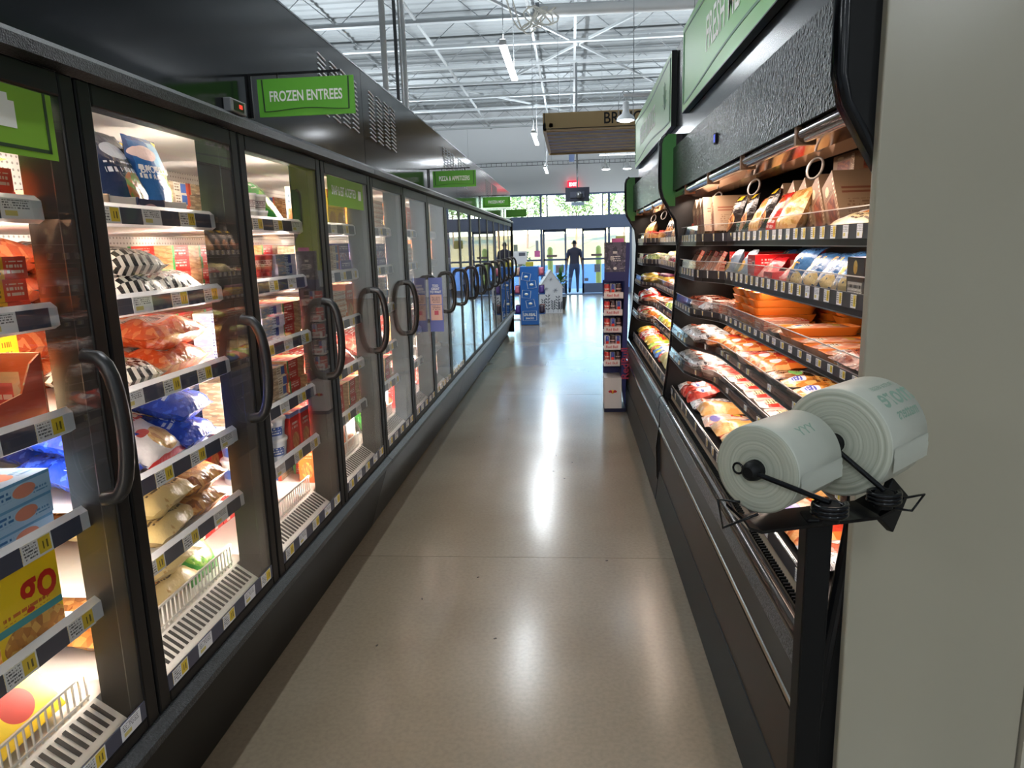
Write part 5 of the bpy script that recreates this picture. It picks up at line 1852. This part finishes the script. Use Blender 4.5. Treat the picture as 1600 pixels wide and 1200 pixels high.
fillR(0, 5, [('silver', 1, 1), ('orpack', 1, 1), ('palechicken', 1, 1), ('chicken', 1, 1), ('palechicken', 2, 1), ('chicken', 2, 1), ('palechicken', 1, 1), ('chicken', 1, 1), ('silver', 1, 1), ('tomato', 2, 1), ('cabbage', 1, 1)])
fillR(0, 5, [('palechicken', 2, 1), ('chicken', 2, 1), ('palechicken', 3, 1), ('chicken', 2, 1), ('silver', 2, 1)], dx=.27, row='rear')
fillR(1, 0, [('pouch', 2, 1), ('nugget', 2, 1), ('delitilt', 3, 1), ('nugget', 2, 1), ('pouch', 3, 1), ('cuppack', 3, 1), ('nugget', 2, 1)])
fillR(1, 1, [('salad', 1, 1), ('bluepack', 1, 1), ('redprod', 2, 1), ('tompack', 2, 1), ('redprod', 2, 1), ('cabbage', 1, 1), ('tompack', 2, 1), ('salad', 2, 1), ('carrots', 2, 1)])
fillR(1, 2, [('bluepack', 1, 1), ('salad', 2, 1), ('carrots', 2, 1), ('tompack', 2, 1), ('carrots', 2, 1), ('jar', 3, 1), ('yellowbag', 3, 1)])
fillR(1, 3, [('redprod', 2, 1), ('tomato', 2, 1), ('salad', 3, 1), ('lime', 1, 1), ('deli', 2, 3), ('orpack', 3, 1)])
fillR(1, 4, [('tompack', 1, 1), ('redprod', 2, 1), ('cabbage', 1, 1), ('orpack', 2, 1), ('yellowbag', 2, 1), ('salad', 2, 1), ('carrots', 2, 1)])
fillR(1, 5, [('palechicken', 1, 1), ('cabbage', 3, 1), ('tomato', 1, 1), ('bluepack', 2, 1), ('carrots', 1, 1), ('lime', 1, 1), ('yellowbag', 2, 1), ('redprod', 2, 1), ('carrots', 1, 1), ('yellowbag', 2, 1)])
fillR(1, 5, [('cabbage', 3, 1), ('carrots', 2, 1), ('lime', 2, 1), ('yellowbag', 3, 1)], dx=.27, row='rear')

# ------------------------------------------------------------------ column beside the near cooler
COLP = mat('column_paint', 'a29c8b', .26, bump=(40, .12, 2, .002), spec=.45)
struct('column', bevel(MB().box(.518, .866, 1.30, 1.45, 0, CZ + .1).build('column', COLP), .006, 3), None) if 0 else None
o = bevel(MB().box(.572, .945, 1.435, 1.462, 0, CZ + .1).build('column', COLP), .004, 3)
o['kind'] = 'structure'
o = MB().box(.949, 1.6, 1.425, 1.462, 0, CZ + .1).build('trim_1', mat('corner_trim', 'b5ae9d', .4))
o['kind'] = 'structure'

# ------------------------------------------------------------------ bag dispenser and its two rolls
ax = Vector((.70, .714, 0)).normalized()
bx = Vector((.714, -.70, 0)).normalized()
t = thing('bag_dispenser', 'black floor stand holding two rolls of plastic bags beside the column', 'stand', (.364, 1.05, 0))
org = Vector((.364, 1.05, 0))


def rel(p):
    return Vector(p) - org


bevel(MB().box(-.019, .019, -.019, .019, .01, 1.188).build('post', BLKM, t), .003)
bevel(MB().box(-.15, .15, -.15, .15, 0, .01).build('base_plate', BLKM, t), .002)
F1, F2 = Vector((.268, 1.035, 1.264)), Vector((.408, 1.115, 1.282))
L1, L2, R1_, R2_ = .135, .14, .0675, .0865
C1, C2 = F1 + bx * .12 - ax * .015 + Vector((0, 0, -.022)), F2 + bx * .085 - ax * .015 + Vector((0, 0, -.06))
b = MB()
p0, p1 = rel(F1 - bx * .02 - ax * .02 + Vector((0, 0, -.074))), rel(C2 + Vector((.01, .03, -.018)))
pr = [(-.5, .010), (-.46, -.004), (-.38, -.012), (.4, -.012), (.5, -.002)]
d_ = (p1 - p0)
nrm = Vector((-d_.y, d_.x, 0)).normalized() * .034
for i in range(len(pr) - 1):
    for s_ in ((1),):
        a0 = p0 + d_ * (pr[i][0] + .5) + Vector((0, 0, pr[i][1]))
        a1 = p0 + d_ * (pr[i + 1][0] + .5) + Vector((0, 0, pr[i + 1][1]))
        v_ = [a0 - nrm, a1 - nrm, a1 + nrm, a0 + nrm]
        v2 = [q + Vector((0, 0, -.005)) for q in v_]
        b.add(v_ + v2, [(0, 1, 2, 3), (7, 6, 5, 4), (0, 4, 5, 1), (1, 5, 6, 2), (2, 6, 7, 3), (3, 7, 4, 0)])
b.build('cradle_plate', BLKG, t)
for (F, C, ln, rr_) in ((F1, C1, L1, R1_), (F2, C2, L2, R2_)):
    b = MB()
    a0, a1 = F - ax * .006, F + ax * (ln + .008)
    b.tube([rel(a0), rel(a1)], .012, 12)
    b.build('spindle', BLKM, t)
    m_ = Matrix.Translation(rel(F)) @ ax.to_track_quat('Z', 'Y').to_matrix().to_4x4()
    MB().lathe([(.008, -.022), (.013, -.018), (.0155, -.008), (.0155, .004), (.0165, .004), (.0165, .01)], 18, 0, m_).build('hub', BLKM, t)
    b = MB()
    b.tube([rel(F - ax * .013), rel(C + Vector((0, 0, .006)))], .0042, 8)
    b.build('arm', BLKG, t)
    b = MB()
    pts = [rel(C + Vector((.021 * math.cos(q * .42), .021 * math.sin(q * .42), -.012 + .00042 * q * .9 + .0))) for q in range(46)]
    b.tube(pts, .0038, 7)
    b.build('spring_coil', BLKG, t)
    b = MB().lathe([(.013, -.02), (.013, .004)], 14, 0, Matrix.Translation(rel(C)))
    b.build('coil_core', BLKM, t)
# ring on the front hub
q_ = rel(F1 - ax * .012 - bx * .022)
MB().tube([q_ + bx * (.008 * math.cos(a)) + Vector((0, 0, .008 * math.sin(a))) for a in [2 * PI * i / 14 for i in range(14)]], .0018, 6, closed=True).build('hub_ring', BLKG, t)
# tilted end bracket and the wire loops
m_ = Matrix.Translation(rel((.508, 1.135, 1.172))) @ Matrix.Rotation(math.radians(40), 4, 'Z') @ Matrix.Rotation(math.radians(38), 4, 'Y')
bevel(MB().box(-.034, .034, -.006, .006, -.034, .034, 0, m_).build('end_bracket', BLKM, t), .002)
for nm, P4 in (('l', ((.235, .985, 1.232), (.204, .985, 1.236), (.212, .985, 1.193), (.262, .99, 1.212))), ('r', ((.525, 1.13, 1.185), (.562, 1.14, 1.188), (.545, 1.14, 1.160), (.512, 1.135, 1.166)))):
    MB().tube([rel(p) for p in P4], .0022, 6).build('wire_loop', BLKG, t)

ROLLS = pmat('roll_side', 'b9bba9', [], .5)
_t = ROLLS.node_tree
_b = _t.nodes['Principled BSDF']
_tc = N(_t, 'ShaderNodeTexCoord')
_sp = N(_t, 'ShaderNodeSeparateXYZ')
L(_t, _tc.outputs['Object'], _sp.inputs[0])
_ln = N(_t, 'ShaderNodeVectorMath', operation='LENGTH')
_cb = N(_t, 'ShaderNodeCombineXYZ')
L(_t, _sp.outputs[0], _cb.inputs[0])
L(_t, _sp.outputs[1], _cb.inputs[1])
L(_t, _cb.outputs[0], _ln.inputs[0])
_nz = N(_t, 'ShaderNodeTexNoise', noise_dimensions='1D')
_nz.inputs['Scale'].default_value = 190
_nz.inputs['Detail'].default_value = 4
L(_t, _ln.outputs['Value'], _nz.inputs['W'])
_rp = N(_t, 'ShaderNodeValToRGB')
_rp.color_ramp.elements[0].position, _rp.color_ramp.elements[1].position = .3, .7
_rp.color_ramp.elements[0].color, _rp.color_ramp.elements[1].color = lin('9c9f8e'), lin('bbbdad')
L(_t, _nz.outputs[0], _rp.inputs[0])
L(_t, _rp.outputs[0], _b.inputs['Base Color'])
_bp = N(_t, 'ShaderNodeBump')
_bp.inputs['Strength'].default_value = .5
_bp.inputs['Distance'].default_value = .002
L(_t, _nz.outputs[0], _bp.inputs['Height'])
L(_t, _bp.outputs[0], _b.inputs['Normal'])
ROLLW = mat('roll_film', 'bcbfb3', .38, bump=(24, .25, 3, .003))
GINK = mat('faded_green_ink', '8aa593', .5)
for k, (F, ln, rr_, lb) in enumerate(((F1, L1, R1_, 'smaller roll of thin plastic bags, in front on the dispenser'),
                                      (F2, L2, R2_, 'larger roll of plastic bags with faded green print behind it'))):
    t = thing('bag_roll', lb, 'roll', tuple(F), 0)
    q = ax.to_track_quat('Z', 'Y')
    t.rotation_euler = q.to_euler()
    prof = [(.0172, .001), (.03, .0), (.05, .0004), (rr_ - .004, .0), (rr_ - .001, .0016), (rr_, .005), (rr_, ln - .005), (rr_ - .004, ln), (.0172, ln)]
    MB().lathe(prof, 64, 0, None, True, [1, 1, 1, 1, 0, 0, 0, 1]).build('film_roll', [ROLLW, ROLLS], t)
    # loose end of the film
    b = MB()
    a0 = {0: -1.0, 1: -1.2}[k]
    inv = q.inverted()
    # angle 0 = local x; find local angle of world up and of the side towards the camera
    upl = inv @ Vector((0, 0, 1))
    sdl = inv @ bx
    ua = math.atan2(upl.y, upl.x)
    sgn = 1 if (Vector((math.cos(ua + .1), math.sin(ua + .1), 0)).dot(sdl) > 0) else -1
    vs, fs = [], []
    for i in range(9):
        a = ua + sgn * (1.5 + .05 * i + .02 * math.sin(i))
        r2 = rr_ + .0008 + .00009 * i * i
        for j in range(7):
            z = .004 + (ln - .008) * j / 6
            vs.append((r2 * math.cos(a), r2 * math.sin(a), z + .001 * math.sin(i * 2 + j * 3)))
    for i in range(8):
        for j in range(6):
            p = i * 7 + j
            fs.append((p, p + 1, p + 8, p + 7))
    b.add(vs, fs, 0, None, True)
    b.build('loose_end', ROLLW, t)
    # printing wrapped on the film
    def wrap(s_, size, ac, zc, sx):
        v_, f_ = text_geo(s_, size, sx, .015)
        b = MB()
        out = []
        for (tx, ty) in v_:
            a = ua + sgn * (ac - ty / rr_)
            out.append(((rr_ + .0004) * math.cos(a), (rr_ + .0004) * math.sin(a), zc - tx))
        b.add(out, [f[::-1] for f in f_])
        b.build('print', GINK, t)
    if k:
        wrap('more', .052, .62, .085, .95)
        wrap('matters', .027, .98, .085, .9)
        wrap('FRUITS & VEGGIES', .012, .36, .085, .8)
    else:
        wrap('YYY', .022, .62, .07, 1.2)

# ------------------------------------------------------------------ energy drink rack
NAVY = mat('rack_navy', '1c2260', .45)
RKW = mat('rack_white', 'd6cfcc', .5)
CANS = [pmat('print_can_red', 'b82a2c', [('r', 0, 1, .2, .8, 'c43a34'), ('t', .2, .8, .3, .7, 'e8d2c8', 5)], .25, None, .4),
        pmat('print_can_silver', 'c8ccd6', [('r', .3, .7, .0, 1, '2a3a8a'), ('e', .5, .5, .2, .12, 'd83a2a')], .25, None, .4),
        pmat('print_can_dark', '3a2426', [('t', .1, .9, .3, .7, 'b89a98', 5)], .25, None, .4)]
t = thing('drink_rack', 'tall navy rack of energy drink cans beside the far cooler', 'rack', (.40, 6.72, 0))
X0, X1, D = -.105, .105, .30
MB().box(X0, X1 - .005, 0, D, 0, .035).build('plinth', mat('rack_dark', '14163a', .5), t)
bevel(MB().box(X0, X1 - .045, 0, D, .035, .335).build('white_base', RKW, t), .003)
MB().prism([(.055, .335), (.095, .035), (.103, .335), (.135, 1.60), (.10, 1.60)], 'y', .015, D).build('side_panel', NAVY, t)
MB().box(X0, .10, D - .02, D, .335, 1.25).build('back_panel', NAVY, t)
MB().box(X0 + .005, .10, .02, .05, 1.25, 1.335).build('header_band', NAVY, t)
POS = pmat('print_poster', '3c3a4c', [('n', '5a5568', 5, .5), ('n', '7c7488', 9, .62), ('r', .4, .6, .62, .7, 'cfc8c4'), ('r', .28, .44, .4, .52, 'b8b0ae'), ('t', .3, .75, .36, .56, 'd8d2d0', 14), ('e', .5, .12, .08, .05, 'e0dcd8'), ('t', .1, .3, .08, .14, 'a8a2a8', 20), ('t', .7, .9, .08, .14, 'a8a2a8', 20)], .4)
MB().box(X0 + .005, .098, .018, .03, 1.335, 1.605).build('poster', POS, t)
MB().box(-.03, .08, .03, .036, 1.605, 1.64).build('pink_card', mat('card_pink', 'd86aa8', .6), t)
RBR = mat('logo_red', 'c8202c', .5)
RBY = mat('logo_yellow', 'f0bc2c', .5)
tz = [1.085, .925, .765, .60, .445]
canobj = None
for q, z in enumerate(tz):
    tr = MB().box(X0, .075 - q * .008, 0, .006, z, z + .062)
    tr.box(X0, .075 - q * .008, 0, D - .02, z, z + .006)
    tr = tr.build('can_tray', RKW, t)
    lettering('Red Bull', .036, mat('logo_text_red', 'b8434a', .5), tr, (-.022 - q * .003, -.0005, z + .033), (1, 0, 0), (0, 0, 1), .95, .02, .0005)
    for i in range(3):
        for j in range(2):
            m_ = CANS[0 if i == 0 and q not in (3,) else (1 if (i + q) % 2 else 2)]
            key = m_.name
            loc = (.40 + X0 + .03 + i * (.054 - .003 * (q > 2)), 6.72 + .038 + j * .06, z + .0065)
            lbl = {'print_can_red': 'red energy drink can', 'print_can_silver': 'silver and blue energy drink can', 'print_can_dark': 'dark energy drink can'}[key] + ' on the %s tier, %s %s, of the navy rack' % (ORDS[q] if q < 4 else 'bottom', ('left', 'middle', 'right')[i], ('front', 'rear')[j])
            if key not in MATS or not MATS.get('CAN_' + key):
                o = MB().lathe([(.018, 0), (.0255, .006), (.0255, .122), (.02, .132), (.012, .133)], 14).build('drink_can', m_, None, loc)
                tag(o, lbl, 'can', lbl)
                MB().lathe([(.021, .131), (.021, .1345), (.017, .133), (.001, .133)], 14).build('can_lid', CHROME, o)
                MATS['CAN_' + key] = o
            else:
                dup(MATS['CAN_' + key], loc, 0, lbl, lbl)
# emblem: two charging bulls before a sun disc
o = MB()
o.lathe([(.001, 0), (.018, 0), (.018, .002), (.001, .002)], 20, 0, Matrix.Translation((-.025, -.0005, .20)) @ Matrix.Rotation(PI / 2, 4, 'X'))
o.build('emblem_disc', RBY, t)
for s_ in (-1, 1):
    b = MB()
    sh = [(.004, .0), (.012, .014), (.024, .017), (.034, .010), (.042, .004), (.036, -.004), (.028, -.012), (.022, -.006), (.014, -.012), (.006, -.008)]
    b.prism([(-.025 + s_ * x, .20 + z) for x, z in (sh if s_ > 0 else sh[::-1])], 'y', -.0035, -.0025)
    b.build('emblem_bull', RBR, t)
lettering('RedBull', .10, mat('side_red', 'a8324a', .5), t, (.095, .0145, .47), (0, 0, 1), (-1, 0, 0), 1, .02)

# ------------------------------------------------------------------ blue display past the freezers
BLU = mat('display_blue', '2a6cc0', .5)
BLD = mat('display_blue_dark', '1d4f94', .5)
t = thing('display_stand', 'bright blue cardboard display stand past the freezer row end', 'display', (-.865, 14.4, 0))
bevel(MB().box(-.18, .18, 0, .42, .01, 1.18).build('body', BLU, t), .004)
for s_ in (-1, 1):
    for z in (.22, .62, .98):
        MB().box(s_ * .18 if s_ > 0 else -.31, .31 if s_ > 0 else -.18, .02, .40, z, z + .02).build('side_shelf', BLD, t)
        MB().box(s_ * .305 if s_ > 0 else -.31, .31 if s_ > 0 else -.305, .02, .40, z, z + .09).build('shelf_lip', BLD, t)
b = MB()
rnd = random.Random(3)
for (cx, cz, a) in ((-.06, .98, -.2), (.05, .82, .15), (-.06, .63, -.12), (.02, .44, .18)):
    w_, h_ = .085, .075
    c4 = [(-w_, -h_), (w_, -h_), (w_, h_), (-w_, h_)]
    P_ = [(cx + x * math.cos(a) - z * math.sin(a), -.001, cz + x * math.sin(a) + z * math.cos(a)) for x, z in c4]
    for i in range(4):
        b.bar(P_[i], P_[(i + 1) % 4], .008, .002)
    b.lathe([(.001, 0), (.04, 0), (.04, .001), (.001, .001)], 12, 0, Matrix.Translation((cx, -.001, cz)) @ Matrix.Rotation(PI / 2, 4, 'X') @ Matrix.Scale(.6, 4, (0, 1, 0)))
b.build('card_outlines', INK, t)
b = MB()
for p, q in (((-.14, .10), (.14, .10)), ((.14, .10), (.14, .29)), ((.14, .29), (-.14, .29)), ((-.14, .29), (-.14, .10))):
    b.bar((p[0], -.001, p[1]), (q[0], -.001, q[1]), .008, .002)
b.build('emblem_frame', INK, t)
lettering('UN-REAL', .085, INK, t, (0, -.001, .215), (1, 0, 0), (0, 0, 1), .72, .03)
lettering('SNACKS', .05, INK, t, (0, -.001, .14), (1, 0, 0), (0, 0, 1), .9, .03)
PKS = [('snack_pack', 'purple snack pack', mat('pk_purple', '5a3f8a', .35)), ('snack_pack', 'dark snack pack', mat('pk_dark', '3a2c3c', .35)), ('snack_pack', 'tan snack pack', mat('pk_tan', 'b99a7c', .4)), ('snack_pack', 'pink snack pack', mat('pk_pink', 'c86a7a', .4))]
n_ = 0
for s_ in (-1, 1):
    for z in (.24, .64, 1.0):
        for j in range(3):
            nm_, d_, m_ = PKS[(n_ * 3 + j) % 4]
            g_ = bag_geo(.10, .16, .05, 80 + n_, -10)
            o = g_.build(nm_, m_, None, (-.865 + s_ * .245, 14.48 + j * .12, z + .0002))
            tag(o, '%s on the %s %s side shelf of the blue display' % (d_, {.24: 'lowest', .64: 'middle', 1.0: 'highest'}[z], 'left' if s_ < 0 else 'aisle'), 'snack pack', 'snack packs on the blue display')
        n_ += 1
bevel(o_ := MB().box(-.09, .06, -.05, .05, 0, .09).build('price_box', mat('box_yellow', 'c9b83a', .5), None, (-.84, 14.55, 1.1805)), .003)
tag(o_, 'small yellow box standing on top of the blue display', 'box')
o_ = MB().box(-.13, .13, -.03, .03, 0, .26).build('notice_board', mat('card_white', 'd2d4d6', .6), None, (-1.06, 14.74, 1.1805)) if 0 else None
t = thing('white_dispenser', 'white box dispenser on a post behind the blue display', 'dispenser', (-1.12, 15.6, 0))
MB().box(-.04, .04, -.04, .04, .02, 1.2).build('post', RKW, t)
MB().box(-.2, .2, -.15, .15, 0, .02).build('foot', RKW, t)
bevel(MB().box(-.15, .15, -.08, .08, 1.2, 1.48).build('body', mat('card_white', 'd2d4d6', .6), t), .004)
MB().box(-.02, .12, -.083, -.08, 1.38, 1.45).build('label_plate', mat('plate_dark', '555a66', .5), t)
MB().box(-.13, -.05, -.06, .06, 1.48, 1.62).build('cap', mat('cap_grey', '7c8478', .5), t)

# white cardboard house with flower drawings, plant behind it
CARD = pmat('print_house_flowers', 'd8dbe0', [('e', .5, .8, .09, .07, '8d949c'), ('n', '3f4753', 7, .68), ('r', .3, .7, .0, .03, '6a7078')], .7)
t = thing('cardboard_house', 'white cardboard playhouse with dark flower drawings past the blue display', 'playhouse', (-.50, 16.9, 0), .12)
MB().prism([(-.27, 0), (.27, 0), (.27, .62), (0, 1.0), (-.27, .62)], 'y', 0, .55).build('walls', CARD, t)
b = MB()
for s_ in (-1, 1):
    b.bar((s_ * .30, .275, .585), (0, .275, 1.01), .60, .012)
b.build('roof', mat('card_white', '', .6), t)
b = MB()
rnd = random.Random(9)
for (x, h_) in ((-.18, .34), (-.08, .46), (.05, .30), (.16, .42), (.22, .26)):
    b.bar((x, -.002, .02), (x + .02, -.002, h_), .008, .002)
    for q in range(5):
        z_ = .08 + q * (h_ - .08) / 5
        for s_ in (-1, 1):
            b.add([(x, -.003, z_), (x + s_ * .04, -.003, z_ + .02), (x + s_ * .06, -.003, z_ + .06), (x + s_ * .02, -.003, z_ + .04)], [(0, 1, 2, 3)])
for (x, z_, r_) in ((-.12, .58, .05), (.1, .54, .06), (0, .8, .05)):
    for q in range(6):
        a = q * PI / 3
        b.bar((x, -.002, z_), (x + r_ * math.cos(a), -.002, z_ + r_ * math.sin(a)), .022, .002)
b.build('flower_drawings', mat('drawing_grey', '4b525e', .6), t)
t = thing('potted_plant', 'leafy green potted plant behind the cardboard playhouse', 'plant', (-.30, 18.0, 0))
MB().lathe([(.12, 0), (.16, .3), (.17, .32), (.15, .32)], 18).build('pot', mat('pot_dark', '3a3f46', .5), t)
MB().lathe([(.001, .30), (.15, .30)], 14).build('soil', mat('soil', '33281f', .9), t)
MB().tube([(0, 0, .3), (.02, 0, .8)], .015, 6).build('stem', BARK, t)
b = MB()
for q in range(46):
    a = rnd.uniform(0, 6.28)
    el = rnd.uniform(.1, 1.3)
    d_ = Vector((math.cos(a) * math.cos(el), math.sin(a) * math.cos(el), math.sin(el)))
    p_ = Vector((.02, 0, rnd.uniform(.55, .85)))
    s_ = d_.cross(Vector((0, 0, 1))).normalized() * .035
    ln_ = rnd.uniform(.2, .38)
    b.add([p_, p_ + d_ * ln_ * .5 + s_, p_ + d_ * ln_, p_ + d_ * ln_ * .5 - s_], [(0, 1, 2, 3)])
tag(b.build('leaves', mat('plant_leaf', '4a7a3a', .5), t), kind='stuff')
# leaflet stand by the entrance
t = thing('pink_notice', 'bright pink notice taped inside the left sidelight', 'notice', (-1.12, YF - .03, 1.22))
MB().box(-.09, .09, -.004, .004, 0, .2).build('sheet', mat('card_pink', 'd86aa8', .6), t)
MB().box(-.045, .045, -.004, .004, .2, .52).build('sheet_grey', mat('sheet_grey', '9aa3ad', .6), t)
t = thing('yellow_notice', 'yellowish notice taped on the right sidelight glass', 'notice', (1.56, YF - .012, 1.55))
MB().box(-.15, .15, -.004, .004, 0, .26).build('sheet', mat('sheet_olive', 'a9a25a', .6), t)

# ------------------------------------------------------------------ the man walking out
def skin_body(name, joints, edges, radii, root, sub=2):
    me = bpy.data.meshes.new(name)
    me.from_pydata(joints, edges, [])
    o = bpy.data.objects.new(name, me)
    COL.objects.link(o)
    sk = o.modifiers.new('skin', 'SKIN')
    sk.use_smooth_shade = True
    o.modifiers.new('sub', 'SUBSURF').levels = sub
    lay = me.skin_vertices[0].data if me.skin_vertices else None
    if lay is None:
        bpy.context.view_layer.objects.active = o
        return o
    for i, r in enumerate(radii):
        lay[i].radius = r if isinstance(r, tuple) else (r, r)
        lay[i].use_root = (i == root)
    dg = bpy.context.evaluated_depsgraph_get()
    m2 = bpy.data.meshes.new_from_object(o.evaluated_get(dg))
    m2.name = name
    bpy.data.objects.remove(o)
    o = bpy.data.objects.new(name, m2)
    COL.objects.link(o)
    return o


J, E_, RD = [], [], []


def jn(p, r, par=None):
    J.append(p)
    RD.append(r)
    if par is not None:
        E_.append((par, len(J) - 1))
    return len(J) - 1


# faces +y, walking away; x to the right
pel = jn((0, 0, .93), (.165, .115))
wst = jn((0, .0, 1.06), (.155, .105), pel)
chs = jn((0, .01, 1.26), (.175, .115), wst)
sho = jn((0, .0, 1.40), (.15, .09), chs)
nek = jn((0, .01, 1.485), .058, sho)
nk2 = jn((0, .02, 1.53), .058, nek)
hd1 = jn((0, .03, 1.60), (.072, .088), nk2)
hd2 = jn((0, .025, 1.675), (.076, .095), hd1)
hd3 = jn((0, .015, 1.725), (.05, .06), hd2)
for s, sw in ((-1, -.05), (1, .10)):
    a = jn((s * .185, 0, 1.38), .072, sho)
    e = jn((s * .24, -sw * .4, 1.11), .05, a)
    w = jn((s * .265, sw * .9, .87), .032, e)
    h = jn((s * .268, sw * 1.1, .80), (.028, .04), w)
    for q in range(4):
        f1 = jn((s * (.266), sw * 1.15 - .026 + .018 * q, .755), .0095, h)
        jn((s * (.256), sw * 1.2 - .026 + .018 * q, .71 + .004 * abs(q - 1)), .008, f1)
    th = jn((s * .25, sw * 1.15 + .045, .785), .010, h)
    jn((s * .245, sw * 1.2 + .058, .75), .009, th)
# left leg trailing, heel lifted; right leg under the body
lh = jn((-.095, -.02, .86), .105, pel)
lk = jn((-.14, .0, .50), .07, lh)
la = jn((-.165, -.29, .19), .046, lk)
lb_ = jn((-.17, -.22, .065), .045, la)
jn((-.17, -.15, .035), .036, lb_)
rh = jn((.095, .01, .86), .10, pel)
rk = jn((.095, .07, .48), .065, rh)
ra = jn((.095, .04, .09), .045, rk)
rb = jn((.095, .13, .045), .043, ra)
jn((.095, .23, .032), .032, rb)
man = skin_body('person', J, E_, RD, pel)
SKIN = mat('skin_tone', '7a5a48', .55)
for m_ in (mat('tee_dark', '35323f', .8), mat('jeans_blue', '3a4560', .8), SKIN, mat('shoe_dark', '1d1d22', .6), mat('hair_dark', '1a1614', .8)):
    man.data.materials.append(m_)
for p in man.data.polygons:
    c = p.center
    arm = abs(c.x) > .2 and c.z < 1.22 or abs(c.x) > .235
    if c.z < .09 or (c.z < .17 and c.y < -.19):
        k = 3
    elif c.z < .97 and abs(c.x) < .225:
        k = 1
    elif c.z > 1.485:
        k = 4 if (c.z > 1.70 or (c.y < .02 and c.z > 1.60)) else 2
    elif arm and c.z < 1.17:
        k = 2
    else:
        k = 0
    p.material_index = k
    p.use_smooth = True
man.location = (.085, 23.95, 0)
tag(man, 'person seen from behind in dark tee and jeans walking out the entrance', 'person')
b = MB()
for s in (-1, 1):
    b.lathe([(.006, -.03), (.02, -.02), (.024, 0), (.022, .02), (.01, .032)], 10, 0, Matrix.Translation((s * .083, .03, 1.625)) @ Matrix.Scale(.5, 4, (1, 0, 0)))
b.build('ears', SKIN, man)
b = MB()
b.add([(-.012, .11, 1.60), (.012, .11, 1.60), (0, .135, 1.605), (0, .112, 1.65)], [(0, 1, 2), (0, 2, 3), (2, 1, 3), (0, 3, 1)])
b.build('nose', SKIN, man)
b = MB()
for s in (-1, 1):
    b.lathe([(.001, -.006), (.009, -.003), (.01, 0), (.006, .004), (.001, .006)], 10, 0, Matrix.Translation((s * .032, .112, 1.64)))
b.build('eyes', mat('eye_white', 'd8d4cf', .3), man)
MB().box(-.022, .022, .112, .119, 1.568, 1.576).build('mouth', mat('lip', '6a3f38', .5), man)
